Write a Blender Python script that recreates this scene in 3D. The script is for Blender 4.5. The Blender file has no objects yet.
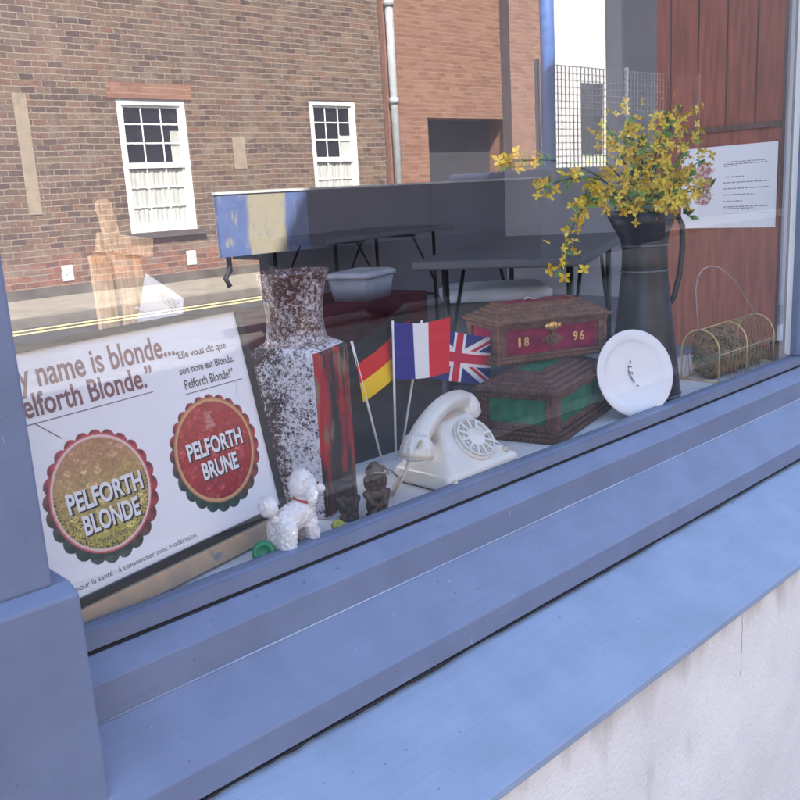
import bpy, math, random
import numpy as np
from mathutils import Vector, Matrix, noise
PI = math.pi
random.seed(7)
scene = bpy.context.scene
COL = scene.collection
WM = {}                                              # world matrices of what has been built

# ------------------------------------------------------------------ mesh helpers
class MB:
    def __init__(s): s.v = []; s.f = []; s.m = []; s.mi = 0; s.sm = []; s.smooth = False
    def add(s, vs, fs):
        b = len(s.v); s.v += [tuple(v) for v in vs]
        for f in fs:
            s.f.append(tuple(b + i for i in f)); s.m.append(s.mi); s.sm.append(s.smooth)
    def box(s, x0, x1, y0, y1, z0, z1, M=None):
        vs = [(x, y, z) for z in (z0, z1) for y in (y0, y1) for x in (x0, x1)]
        if M is not None: vs = [M @ Vector(v) for v in vs]
        s.add(vs, [(0, 2, 3, 1), (4, 5, 7, 6), (0, 1, 5, 4), (2, 6, 7, 3), (0, 4, 6, 2), (1, 3, 7, 5)])
        return s
    def bar(s, a, b, w, t, up=(0, 0, 1)):            # a square bar from a to b
        a = Vector(a); b = Vector(b); d = (b - a); L = d.length; d.normalize()
        sx = d.cross(Vector(up))
        if sx.length < 1e-5: sx = d.cross(Vector((1, 0, 0)))
        sx.normalize(); sy = sx.cross(d)
        M = Matrix((sx, d, sy)).transposed().to_4x4(); M.translation = a
        return s.box(-w/2, w/2, 0, L, -t/2, t/2, M)
    def tube(s, pts, r, n=8, caps=True):
        pts = [Vector(p) for p in pts]; k = len(pts)
        rs = r if hasattr(r, '__len__') else [r]*k
        old = s.smooth; s.smooth = True
        up = Vector((0.13, 0.21, 0.97)); vs = []
        for i, p in enumerate(pts):
            d = (pts[min(i+1, k-1)] - pts[max(i-1, 0)]).normalized()
            a = d.cross(up)
            if a.length < .05: a = d.cross(Vector((1, 0, 0)))
            a.normalize(); b = d.cross(a)
            for j in range(n):
                t = 2*PI*j/n; vs.append(p + (a*math.cos(t) + b*math.sin(t))*rs[i])
        fs = [(i*n+j, i*n+(j+1) % n, (i+1)*n+(j+1) % n, (i+1)*n+j) for i in range(k-1) for j in range(n)]
        s.add(vs, fs)
        if caps: s.smooth = False; s.add([vs[j] for j in range(n)], [tuple(range(n))[::-1]]); s.add(vs[-n:], [tuple(range(n))])
        s.smooth = old; return s
    def rings(s, rings, closed=False, cap0=True, cap1=True, smooth=True):
        n = len(rings[0]); old = s.smooth; s.smooth = smooth
        vs = [p for r in rings for p in r]
        s.add(vs, [(i*n+j, i*n+(j+1) % n, (i+1)*n+(j+1) % n, (i+1)*n+j) for i in range(len(rings)-1) for j in range(n)])
        s.smooth = False
        if cap0: s.add(rings[0], [tuple(range(n))[::-1]])
        if cap1: s.add(rings[-1], [tuple(range(n))])
        s.smooth = old; return s
    def lathe(s, prof, n=32, c=(0, 0, 0), M=None, cap0=False, cap1=False):
        R = []
        for r, z in prof:
            ring = [Vector((c[0]+r*math.cos(2*PI*j/n), c[1]+r*math.sin(2*PI*j/n), c[2]+z)) for j in range(n)]
            R.append([M @ p for p in ring] if M is not None else ring)
        return s.rings(R, cap0=cap0, cap1=cap1)
    def prism(s, poly, x0, x1):                      # a (y,z) outline run along x
        n = len(poly)
        vs = [(x0, y, z) for y, z in poly] + [(x1, y, z) for y, z in poly]
        s.add(vs, [(i, (i+1) % n, n+(i+1) % n, n+i) for i in range(n)] + [tuple(range(n))[::-1], tuple(range(n, 2*n))])
        return s
    def frustum(s, a, z0, b, z1):                    # a, b = (x0,x1,y0,y1)
        v = [(a[0], a[2], z0), (a[1], a[2], z0), (a[1], a[3], z0), (a[0], a[3], z0),
             (b[0], b[2], z1), (b[1], b[2], z1), (b[1], b[3], z1), (b[0], b[3], z1)]
        s.add(v, [(3, 2, 1, 0), (4, 5, 6, 7), (0, 1, 5, 4), (1, 2, 6, 5), (2, 3, 7, 6), (3, 0, 4, 7)]); return s

def link(name, me, mats, parent=None, world=True):
    o = bpy.data.objects.new(name, me); COL.objects.link(o)
    for m in (mats if isinstance(mats, (list, tuple)) else [mats]): me.materials.append(m)
    WM[o.name] = Matrix.Identity(4)
    if parent is not None:
        o.parent = parent
        if world: o.matrix_parent_inverse = WM[parent.name].inverted()
        else: WM[o.name] = WM[parent.name].copy()
    return o
def obj(name, mb, mats, parent=None, world=True, bevel=0, merge=False):
    me = bpy.data.meshes.new(name); me.from_pydata(mb.v, [], mb.f)
    me.polygons.foreach_set('material_index', mb.m); me.polygons.foreach_set('use_smooth', mb.sm)
    import bmesh
    bm = bmesh.new(); bm.from_mesh(me)
    bmesh.ops.remove_doubles(bm, verts=bm.verts, dist=1e-6)
    bmesh.ops.recalc_face_normals(bm, faces=bm.faces); bm.to_mesh(me); bm.free()
    me.update()
    o = link(name, me, mats, parent, world)
    if bevel:
        b = o.modifiers.new('edge', 'BEVEL'); b.width = bevel; b.segments = 2; b.limit_method = 'ANGLE'; b.angle_limit = .6
    return o
def tag(o, label=None, cat=None, group=None, kind=None):
    if label: o['label'] = label
    if cat: o['category'] = cat
    if group: o['group'] = group
    if kind: o['kind'] = kind
    return o
def thing(name, label, cat, loc=(0, 0, 0), rz=0, group=None):
    o = bpy.data.objects.new(name, None); COL.objects.link(o); o.empty_display_size = .02
    o.location = loc; o.rotation_euler = (0, 0, rz)
    WM[o.name] = Matrix.Translation(loc) @ Matrix.Rotation(rz, 4, 'Z')
    return tag(o, label, cat, group)

def blob(parts, voxel, smooth=2):
    """one continuous skin round a set of ellipsoids (c, r or (rx,ry,rz)) and capsules (a, b, ra, rb)"""
    mb = MB()
    def ell(c, r):
        r = (r, r, r) if not hasattr(r, '__len__') else r
        R = []
        for i in range(1, 12):
            t = PI*i/12
            R.append([(c[0]+r[0]*math.sin(t)*math.cos(2*PI*j/16), c[1]+r[1]*math.sin(t)*math.sin(2*PI*j/16), c[2]-r[2]*math.cos(t)) for j in range(16)])
        mb.rings(R)
    for p in parts:
        if len(p) == 2: ell(*p)
        else:
            a, b, ra, rb = p; a = Vector(a); b = Vector(b)
            n = max(2, int((b-a).length/(min(ra, rb)*.5))+1)
            for i in range(n+1): ell(a.lerp(b, i/n), ra+(rb-ra)*i/n)
    me = bpy.data.meshes.new('tmp'); me.from_pydata(mb.v, [], mb.f)
    o = bpy.data.objects.new('tmp', me); COL.objects.link(o)
    m = o.modifiers.new('r', 'REMESH'); m.mode = 'VOXEL'; m.voxel_size = voxel; m.use_smooth_shade = True
    if smooth:
        s = o.modifiers.new('s', 'SMOOTH'); s.factor = .5; s.iterations = smooth
    dg = bpy.context.evaluated_depsgraph_get(); dg.update()
    out = bpy.data.meshes.new_from_object(o.evaluated_get(dg))
    bpy.data.objects.remove(o)
    for p in out.polygons: p.use_smooth = True
    return out
def displace(me, fn):
    ns = [v.normal.copy() for v in me.vertices]
    for v, n in zip(me.vertices, ns): v.co += n*fn(v.co)
    me.update()

def text_mb(mb, body, box, M, bold=0.0, shear=0, z=0.0004, extrude=0):
    """lettering fitted to box=(x0,x1,y0,y1) in the plane of M"""
    cu = bpy.data.curves.new('t', 'FONT'); cu.body = body; cu.offset = bold; cu.resolution_u = 4; cu.shear = shear
    cu.fill_mode = 'FRONT'
    o = bpy.data.objects.new('t', cu); COL.objects.link(o)
    dg = bpy.context.evaluated_depsgraph_get(); dg.update()
    me = bpy.data.meshes.new_from_object(o.evaluated_get(dg))
    P = np.array([v.co[:2] for v in me.vertices]); lo = P.min(0); hi = P.max(0)
    x0, x1, y0, y1 = box
    vs = [M @ Vector((x0+(p[0]-lo[0])/(hi[0]-lo[0])*(x1-x0), y0+(p[1]-lo[1])/(hi[1]-lo[1])*(y1-y0), z)) for p in P]
    fs = [tuple(p.vertices) for p in me.polygons]
    mb.add(vs, fs)
    bpy.data.objects.remove(o); bpy.data.meshes.remove(me)

def colour_grid(name, nx, ny, pos, colour, mat, parent=None, world=True, smooth=True):
    U, V = np.meshgrid(np.linspace(0, 1, nx), np.linspace(0, 1, ny))
    Pn = pos(U, V); vs = np.stack(Pn, -1).reshape(-1, 3)
    c = np.ones((ny*nx, 4), np.float32); c[:, :3] = colour(U, V).reshape(-1, 3)
    idx = np.arange(nx*ny).reshape(ny, nx)
    fs = np.stack([idx[:-1, :-1], idx[:-1, 1:], idx[1:, 1:], idx[1:, :-1]], -1).reshape(-1, 4)
    me = bpy.data.meshes.new(name); me.from_pydata(vs.tolist(), [], fs.tolist())
    a = me.color_attributes.new('Col', 'FLOAT_COLOR', 'POINT'); a.data.foreach_set('color', c.ravel())
    if smooth: me.polygons.foreach_set('use_smooth', [True]*len(me.polygons))
    return link(name, me, mat, parent, world)

# ------------------------------------------------------------------ materials
def srgb(r, g, b):
    f = lambda c: (c/255/12.92 if c/255 <= .04045 else ((c/255+.055)/1.055)**2.4)
    return (f(r), f(g), f(b))
def mat(name, col, rough=.6, metal=0, var=.12, scale=8, bump=0, bscale=60, spec=.5, col2=None, lo=.35, hi=.65, coat=0, trans=0, stretch=None, detail=5):
    m = bpy.data.materials.new(name); m.use_nodes = True; nt = m.node_tree; N = nt.nodes; L = nt.links
    b = N['Principled BSDF']; b.inputs['Roughness'].default_value = rough; b.inputs['Metallic'].default_value = metal
    b.inputs['Specular IOR Level'].default_value = spec; b.inputs['Coat Weight'].default_value = coat
    tc = N.new('ShaderNodeTexCoord'); vec = tc.outputs['Object']
    if stretch:
        mp = N.new('ShaderNodeMapping'); mp.inputs['Scale'].default_value = stretch; L.new(vec, mp.inputs[0]); vec = mp.outputs[0]
    nz = N.new('ShaderNodeTexNoise'); nz.inputs['Scale'].default_value = scale; nz.inputs['Detail'].default_value = detail; L.new(vec, nz.inputs['Vector'])
    rp = N.new('ShaderNodeValToRGB'); rp.color_ramp.elements[0].position = lo; rp.color_ramp.elements[1].position = hi
    c2 = col2 or tuple(c*(1+var) for c in col); c1 = col if col2 else tuple(c*(1-var) for c in col)
    rp.color_ramp.elements[0].color = (*c1, 1); rp.color_ramp.elements[1].color = (*c2, 1)
    L.new(nz.outputs['Fac'], rp.inputs[0]); L.new(rp.outputs[0], b.inputs['Base Color'])
    if bump:
        n2 = N.new('ShaderNodeTexNoise'); n2.inputs['Scale'].default_value = bscale; n2.inputs['Detail'].default_value = 4; L.new(vec, n2.inputs['Vector'])
        bp = N.new('ShaderNodeBump'); bp.inputs['Strength'].default_value = bump; bp.inputs['Distance'].default_value = .004
        L.new(n2.outputs['Fac'], bp.inputs['Height']); L.new(bp.outputs[0], b.inputs['Normal'])
    return m
def attr_mat(name, rough=.5, spec=.4):
    m = bpy.data.materials.new(name); m.use_nodes = True; nt = m.node_tree
    b = nt.nodes['Principled BSDF']; b.inputs['Roughness'].default_value = rough; b.inputs['Specular IOR Level'].default_value = spec
    a = nt.nodes.new('ShaderNodeAttribute'); a.attribute_name = 'Col'; nt.links.new(a.outputs['Color'], b.inputs['Base Color']); return m
def brick_mat(name, stops, mortar, bw, rh, ms, red_below=None, red_stops=None, soot=1.0):
    m = bpy.data.materials.new(name); m.use_nodes = True; nt = m.node_tree; N = nt.nodes; L = nt.links
    b = N['Principled BSDF']; b.inputs['Roughness'].default_value = .9; b.inputs['Specular IOR Level'].default_value = .2
    tc = N.new('ShaderNodeTexCoord'); sp = N.new('ShaderNodeSeparateXYZ'); L.new(tc.outputs['Object'], sp.inputs[0])
    ad = N.new('ShaderNodeMath'); L.new(sp.outputs[0], ad.inputs[0]); L.new(sp.outputs[1], ad.inputs[1])     # x+y: turns the corner at reveals
    cb = N.new('ShaderNodeCombineXYZ'); L.new(ad.outputs[0], cb.inputs[0]); L.new(sp.outputs[2], cb.inputs[1])
    # slight unevenness of the courses
    nw = N.new('ShaderNodeTexNoise'); nw.inputs['Scale'].default_value = 2.2; L.new(cb.outputs[0], nw.inputs['Vector'])
    vm = N.new('ShaderNodeVectorMath'); vm.operation = 'SCALE'; vm.inputs['Scale'].default_value = .045
    sb = N.new('ShaderNodeVectorMath'); sb.operation = 'SUBTRACT'; sb.inputs[1].default_value = (.5, .5, .5)
    L.new(nw.outputs['Color'], sb.inputs[0]); L.new(sb.outputs[0], vm.inputs[0])
    av = N.new('ShaderNodeVectorMath'); L.new(cb.outputs[0], av.inputs[0]); L.new(vm.outputs[0], av.inputs[1])
    bt = N.new('ShaderNodeTexBrick'); bt.inputs['Scale'].default_value = 1; bt.inputs['Brick Width'].default_value = bw
    bt.inputs['Row Height'].default_value = rh; bt.inputs['Mortar Size'].default_value = ms; bt.inputs['Mortar Smooth'].default_value = .3
    bt.inputs['Color1'].default_value = (0, 0, 0, 1); bt.inputs['Color2'].default_value = (1, 1, 1, 1); bt.inputs['Mortar'].default_value = (.5, .5, .5, 1)
    L.new(av.outputs[0], bt.inputs['Vector'])
    big = N.new('ShaderNodeTexNoise'); big.inputs['Scale'].default_value = 1.1; big.inputs['Detail'].default_value = 8; big.inputs['Roughness'].default_value = .7; L.new(cb.outputs[0], big.inputs['Vector'])
    mx = N.new('ShaderNodeMix'); mx.inputs[0].default_value = .5; L.new(bt.outputs['Color'], mx.inputs[2]); L.new(big.outputs['Fac'], mx.inputs[3])
    rp = N.new('ShaderNodeValToRGB'); cr = rp.color_ramp
    def setramp(cr, st):
        cr.elements[0].position = st[0][0]; cr.elements[0].color = (*st[0][1], 1)
        cr.elements[1].position = st[-1][0]; cr.elements[1].color = (*st[-1][1], 1)
        for p, c in st[1:-1]: e = cr.elements.new(p); e.color = (*c, 1)
    setramp(cr, stops); L.new(mx.outputs[0], rp.inputs[0]); colr = rp.outputs[0]
    if red_below is not None:
        r2 = N.new('ShaderNodeValToRGB'); setramp(r2.color_ramp, red_stops); L.new(mx.outputs[0], r2.inputs[0])
        jz = N.new('ShaderNodeMath'); jz.operation = 'MULTIPLY_ADD'; jz.inputs[1].default_value = 1.1; L.new(big.outputs['Fac'], jz.inputs[0]); L.new(sp.outputs[2], jz.inputs[2])
        mr = N.new('ShaderNodeMapRange'); mr.inputs[1].default_value = red_below+.4; mr.inputs[2].default_value = red_below+.75; mr.inputs[3].default_value = 1; mr.inputs[4].default_value = 0
        L.new(jz.outputs[0], mr.inputs[0])
        m2 = N.new('ShaderNodeMix'); m2.data_type = 'RGBA'; L.new(mr.outputs[0], m2.inputs[0]); L.new(colr, m2.inputs[6]); L.new(r2.outputs[0], m2.inputs[7]); colr = m2.outputs[2]
    for sc, lo, hi, amt, cc in ((9, .35, .72, .62, (.085, .062, .052)), (26, .5, .8, .5, (.34, .27, .20)), (.55, .40, .68, .65, (.11, .085, .07)), (2.4, .52, .70, .5, (.30, .25, .19))):
        zz = N.new('ShaderNodeTexNoise'); zz.inputs['Scale'].default_value = sc; zz.inputs['Detail'].default_value = 9; zz.inputs['Roughness'].default_value = .65; L.new(cb.outputs[0], zz.inputs['Vector'])
        zr = N.new('ShaderNodeMapRange'); zr.inputs[1].default_value = lo; zr.inputs[2].default_value = hi; zr.inputs[4].default_value = amt*soot; L.new(zz.outputs['Fac'], zr.inputs[0])
        zx = N.new('ShaderNodeMix'); zx.data_type = 'RGBA'; L.new(zr.outputs[0], zx.inputs[0]); L.new(colr, zx.inputs[6]); zx.inputs[7].default_value = (*cc, 1); colr = zx.outputs[2]
    mm = N.new('ShaderNodeMix'); mm.data_type = 'RGBA'; L.new(bt.outputs['Fac'], mm.inputs[0]); L.new(colr, mm.inputs[6]); mm.inputs[7].default_value = (*mortar, 1)
    L.new(mm.outputs[2], b.inputs['Base Color'])
    bp = N.new('ShaderNodeBump'); bp.inputs['Strength'].default_value = .7; bp.inputs['Distance'].default_value = .012; bp.invert = True
    L.new(bt.outputs['Fac'], bp.inputs['Height']); L.new(bp.outputs[0], b.inputs['Normal'])
    return m
def glass_mat(name, base, gain, rough=0.0, tint=(1, 1, 1)):
    m = bpy.data.materials.new(name); m.use_nodes = True; nt = m.node_tree; N = nt.nodes; L = nt.links
    N.remove(N['Principled BSDF'])
    t = N.new('ShaderNodeBsdfTransparent'); t.inputs[0].default_value = (*tint, 1)
    g = N.new('ShaderNodeBsdfGlossy'); g.inputs['Roughness'].default_value = rough
    lw = N.new('ShaderNodeLayerWeight'); lw.inputs['Blend'].default_value = .5
    p = N.new('ShaderNodeMath'); p.operation = 'POWER'; p.inputs[1].default_value = 5; L.new(lw.outputs['Facing'], p.inputs[0])
    a = N.new('ShaderNodeMath'); a.operation = 'MULTIPLY_ADD'; a.inputs[1].default_value = gain; a.inputs[2].default_value = base; a.use_clamp = True; L.new(p.outputs[0], a.inputs[0])
    tc = N.new('ShaderNodeTexCoord'); nz = N.new('ShaderNodeTexNoise'); nz.inputs['Scale'].default_value = 5; nz.inputs['Detail'].default_value = 1; L.new(tc.outputs['Object'], nz.inputs['Vector'])
    bp = N.new('ShaderNodeBump'); bp.inputs['Strength'].default_value = .2; bp.inputs['Distance'].default_value = .0003; L.new(nz.outputs['Fac'], bp.inputs['Height']); L.new(bp.outputs[0], g.inputs['Normal'])
    x = N.new('ShaderNodeMixShader'); L.new(a.outputs[0], x.inputs[0]); L.new(t.outputs[0], x.inputs[1]); L.new(g.outputs[0], x.inputs[2])
    L.new(x.outputs[0], N['Material Output'].inputs[0]); return m

def worn_paint(name, col, scale, speck, chip):
    m = mat(name, col, .55, var=.07, scale=scale, bump=.16, bscale=70, spec=.35, detail=8)
    nt = m.node_tree; N = nt.nodes; L = nt.links; b = N['Principled BSDF']; src = b.inputs['Base Color'].links[0].from_socket
    tc = N['Texture Coordinate']
    # long brush streaks, small dirt specks, grubby patches
    for st, sc, lo, hi, amt, c, dt in (((2, 60, 60), 3, .42, .75, .22, tuple(q*.72 for q in col), 4), ((1, 1, 1), 95, .735, .76, .55, (.05, .05, .055), 2), ((1, 1, 1), 6.5, .56, .78, .35, tuple(q*f for q, f in zip(col, (.80, .78, .72))), 9), ((6, 1, 1), 40, .745, .765, chip, (.5, .5, .5), 3)):
        mp = N.new('ShaderNodeMapping'); mp.inputs['Scale'].default_value = st; mp.inputs['Location'].default_value = (sc*.13, .7, .2); L.new(tc.outputs['Object'], mp.inputs[0])
        nz = N.new('ShaderNodeTexNoise'); nz.inputs['Scale'].default_value = sc; nz.inputs['Detail'].default_value = dt; L.new(mp.outputs[0], nz.inputs['Vector'])
        r = N.new('ShaderNodeMapRange'); r.inputs[1].default_value = lo; r.inputs[2].default_value = hi; r.inputs[4].default_value = amt; L.new(nz.outputs['Fac'], r.inputs[0])
        x = N.new('ShaderNodeMix'); x.data_type = 'RGBA'; L.new(r.outputs[0], x.inputs[0]); L.new(src, x.inputs[6]); x.inputs[7].default_value = (*c, 1); src = x.outputs[2]
    L.new(src, b.inputs['Base Color']); return m
M_paint = worn_paint('blue_grey_paint', (.142, .170, .248), 14, .5, .5)
M_paint2 = worn_paint('pale_blue_sill_paint', (.228, .280, .37), 9, .3, .3)
def stained_render():
    m = mat('cream_render', (.70, .675, .64), .9, var=.07, scale=5, bump=.5, bscale=140, detail=9)
    nt = m.node_tree; N = nt.nodes; L = nt.links; b = N['Principled BSDF']; src = b.inputs['Base Color'].links[0].from_socket; tc = N['Texture Coordinate']
    sp = N.new('ShaderNodeSeparateXYZ'); L.new(tc.outputs['Object'], sp.inputs[0])
    mp = N.new('ShaderNodeMapping'); mp.inputs['Scale'].default_value = (1, 1, .25); L.new(tc.outputs['Object'], mp.inputs[0])
    nz = N.new('ShaderNodeTexNoise'); nz.inputs['Scale'].default_value = 16; nz.inputs['Detail'].default_value = 9; L.new(mp.outputs[0], nz.inputs['Vector'])
    g = N.new('ShaderNodeMapRange'); g.inputs[1].default_value = -.36; g.inputs[2].default_value = -.262; L.new(sp.outputs[2], g.inputs[0])
    a = N.new('ShaderNodeMath'); a.operation = 'MULTIPLY_ADD'; a.inputs[1].default_value = .30; L.new(g.outputs[0], a.inputs[0]); L.new(nz.outputs['Fac'], a.inputs[2])
    r = N.new('ShaderNodeMapRange'); r.inputs[1].default_value = .66; r.inputs[2].default_value = .92; r.inputs[4].default_value = .45; L.new(a.outputs[0], r.inputs[0])
    x = N.new('ShaderNodeMix'); x.data_type = 'RGBA'; L.new(r.outputs[0], x.inputs[0]); L.new(src, x.inputs[6]); x.inputs[7].default_value = (.20, .17, .12, 1)
    L.new(x.outputs[2], b.inputs['Base Color']); return m
M_render = stained_render()
M_gap = mat('black_gap', (.012, .011, .012), .9)
M_white = mat('white_gloss_paint', (.8, .8, .79), .4, var=.03)
M_floorw = mat('white_painted_board', (.66, .67, .69), .5, var=.05, scale=5, bump=.05)
M_glass = glass_mat('shop_glass', .20, .7)
M_black = mat('black_lacquer', (.015, .015, .017), .3)
M_matblack = mat('dull_black', (.02, .02, .022), .6)
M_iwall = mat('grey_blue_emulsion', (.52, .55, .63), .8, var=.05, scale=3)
M_ifloor = mat('worn_floor_boards', (.25, .26, .30), .6, var=.3, scale=6, stretch=(1, 8, 1))
M_redwood = mat('red_brown_wood', (.30, .085, .045), .45, var=.22, scale=2.5, stretch=(1, 30, 3), bump=.08)
M_darkwood = mat('brown_wood_post', (.13, .07, .045), .5, var=.3, scale=5, stretch=(12, 12, 1))
M_pine = mat('pale_pine', (.55, .38, .22), .6, var=.2, scale=6, stretch=(3, 40, 40), bump=.1)
M_pine2 = mat('pale_pink_pine', (.62, .43, .27), .6, var=.3, scale=6, stretch=(40, 40, 3), bump=.1)
M_paper = mat('white_paper', (.82, .82, .82), .7, var=.02)
M_ink = mat('grey_ink', (.12, .11, .12), .7)
M_attr = attr_mat('printed_colours', .35)
M_flag = attr_mat('printed_flag_cloth', .7, .2)

# ------------------------------------------------------------------ street (opposite the shop, seen mirrored in the glass)
M_asph = mat('asphalt', (.085, .083, .081), .9, var=.25, scale=3, bump=.5, bscale=120)
M_pave = mat('paving', (.30, .27, .22), .9, var=.2, scale=4, bump=.3, bscale=60)
M_kerb = mat('kerb_stone', (.20, .18, .16), .9, var=.2, scale=5)
M_yel = mat('yellow_road_paint', (.72, .62, .32), .8, var=.15, scale=20)
tag(obj('ground', MB().box(-300, 300, -300, 300, -1.6, -1.2), M_asph), kind='structure')
tag(obj('road', MB().box(-80, 120, -11.2, -2.4, -1.19, -1.0), M_asph), kind='structure')
tag(obj('pavement', MB().box(-80, 120, -2.25, -.03, -1.19, -.9), mat('shaded_paving', (.06, .058, .056), .9, var=.2, scale=4, bump=.3)), kind='structure')  # shop-side paving, its shade put into a darker colour
tag(obj('pavement', MB().box(-80, 120, -14.0, -11.35, -1.19, -.88), M_pave), kind='structure')
tag(obj('kerb', MB().box(-80, 120, -2.4, -2.25, -1.19, -.896), M_kerb), kind='structure')
tag(obj('kerb', MB().box(-80, 120, -11.35, -11.2, -1.19, -.876), M_kerb), kind='structure')
mb = MB()
for y in (-10.62, -10.95): mb.box(-80, 11.5, y-.06, y+.06, -1.0, -.995)
tag(obj('road_marking', mb, M_yel), kind='structure')

def wall_holes(mb, x0, x1, z0, z1, y, holes, depth, back=True):
    xs = sorted({x0, x1, *[h[0] for h in holes], *[h[1] for h in holes]}); zs = sorted({z0, z1, *[h[2] for h in holes], *[h[3] for h in holes]})
    for i in range(len(xs)-1):
        for j in range(len(zs)-1):
            cx = (xs[i]+xs[i+1])/2; cz = (zs[j]+zs[j+1])/2
            if any(h[0] < cx < h[1] and h[2] < cz < h[3] for h in holes): continue
            mb.add([(xs[i], y, zs[j]), (xs[i+1], y, zs[j]), (xs[i+1], y, zs[j+1]), (xs[i], y, zs[j+1])], [(3, 2, 1, 0)])
    for a, b, c, d in holes:
        yb = y-depth
        mb.add([(a, y, c), (b, y, c), (b, y, d), (a, y, d), (a, yb, c), (b, yb, c), (b, yb, d), (a, yb, d)],
               [(0, 1, 5, 4), (1, 2, 6, 5), (2, 3, 7, 6), (3, 0, 4, 7)])

M_brick = brick_mat('old_brown_brick', [(.22, (.07, .042, .036)), (.38, (.14, .082, .057)), (.5, (.20, .125, .083)), (.62, (.25, .17, .11)), (.78, (.23, .095, .054))], (.33, .28, .22), .25, .1, .0085,
                    -.25, [(.25, (.17, .085, .07)), (.42, (.34, .13, .085)), (.55, (.42, .16, .095)), (.7, (.28, .20, .18)), (.85, (.40, .23, .16))])
M_brick2 = brick_mat('orange_brick', [(.3, (.25, .115, .07)), (.5, (.30, .145, .09)), (.7, (.34, .175, .115))], (.37, .26, .19), .30, .098, .007, soot=.3)
YW = -14.0
house = thing('brick_house', 'old brown brick house with white sash windows mirrored in the shop glass', 'house', (11, YW, -.88))
holes = [(7.75, 9.11, .05, 2.36), (12.0, 13.24, .05, 2.44)]
mb = MB(); wall_holes(mb, -14, 14.05, -.9, 6.6, YW, holes, .16)
mb.add([(-14, -20, -.9), (-14, YW, -.9), (-14, YW, 6.6), (-14, -20, 6.6)], [(0, 1, 2, 3)])
mb.add([(14.05, -20, -.9), (14.05, YW, -.9), (14.05, YW, 6.6), (14.05, -20, 6.6)], [(0, 1, 2, 3)])
mb.add([(14.05, -20, -.9), (-14, -20, -.9), (-14, -20, 6.6), (14.05, -20, 6.6)], [(0, 1, 2, 3)])
obj('wall', mb, M_brick, house)
obj('plinth', MB().box(-14, 14.05, YW+.002, YW+.05, -.9, -.72), mat('dark_plinth', (.13, .115, .10), .9, var=.3, scale=3), house)
M_slate = mat('slate', (.07, .075, .09), .7, var=.2, scale=10)
obj('roof', MB().prism([(YW+.35, 6.6), (-17, 9.2), (-20.3, 6.6)], -14.2, 14.2), M_slate, house)
M_pane = mat('dark_window_pane', (.014, .016, .02), .08, spec=.6)
M_curt = mat('net_curtain', (.50, .52, .50), .9, var=.12, scale=3, stretch=(16, 1, 1))
def sash(x0, x1, z0, z1, parent, tilt_curtain):
    fr = MB(); w = .10; y0, y1 = YW-.12, YW-.02
    fr.box(x0, x0+w, y0, y1, z0, z1); fr.box(x1-w, x1, y0, y1, z0, z1); fr.box(x0+w, x1-w, y0, y1, z1-w, z1); fr.box(x0+w, x1-w, y0, y1, z0, z0+w)
    zm = z0+(z1-z0)*.505
    o = obj('window', fr, M_white, parent)
    up = MB(); a, b = x0+w, x1-w
    up.box(a, b, y0+.02, y1-.02, zm-.045, zm+.055)
    up.box(a, a+.04, y0+.04, y1-.03, zm+.055, z1-w); up.box(b-.04, b, y0+.04, y1-.03, zm+.055, z1-w)
    up.box(a+.04, b-.04, y0+.04, y1-.03, z1-w-.04, z1-w)
    up.box(a, a+.045, y0+.02, y1-.05, z0+w, zm-.045); up.box(b-.045, b, y0+.02, y1-.05, z0+w, zm-.045); up.box(a+.045, b-.045, y0+.02, y1-.05, z0+w, z0+w+.06)
    for zz0, zz1 in ((zm+.055, z1-w), (z0+w, zm-.045)):
        for k in (1, 2):
            xx = a+(b-a)*k/3; up.box(xx-.014, xx+.014, y0+.045, y1-.045, zz0, zz1)
            zz = zz0+(zz1-zz0)*k/3+.01
            for q in range(3):
                xa = a+(b-a)*q/3+.0142; xb = a+(b-a)*(q+1)/3-.0142; up.box(xa, xb, y0+.047, y1-.047, zz-.014, zz+.014)
    obj('sash', up, M_white, o)
    obj('pane', MB().box(a, b, y0-.01, y0+.005, z0+w, z1-w), M_pane, o)
    # curtain hung on the lower sash and bunched at one side of the upper
    def curt(xa, xb, za, zb, name='curtain'):
        R = []
        n = 60
        c = MB(); c.smooth = True
        vs = []
        for j in range(2):
            for i in range(n+1):
                x = xa+(xb-xa)*i/n; vs.append((x, y0+.024+.008*math.sin(i*1.3)+.006*math.sin(i*.57), za if j == 0 else zb-.02*abs(math.sin(i*.8))))
        c.add(vs, [(i, i+1, n+2+i, n+1+i) for i in range(n)])
        obj(name, c, M_curt, o)
    curt(a+.01, b-.01, z0+w+.02, zm-.05)
    curt(b-.22 if tilt_curtain else b-.30, b-.03, zm+.02, zm+(.62 if tilt_curtain else .5))
    s = MB(); s.box(x0-.05, x1+.12, YW-.05, YW+.09, z0-.10, z0-.002)
    obj('window_sill', s, mat('dark_sill', (.10, .085, .08), .9), o)
    return o
sash(*holes[0], house, True); sash(*holes[1], house, False)
obj('soldier_course', MB().box(7.6, 9.26, YW+.002, YW+.012, 2.362, 2.62), M_brick2, house)
pt = mat('pale_mortar_patch', (.33, .27, .20), .95, var=.15, scale=6)
mb = MB(); mb.box(5.98, 6.2, YW+.001, YW+.012, .48, 2.4); obj('mortar_patch', mb, pt, house)
mb = MB(); mb.box(10.05, 10.33, YW+.001, YW+.012, 1.12, 1.72); obj('mortar_patch', mb, pt, house)
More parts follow.
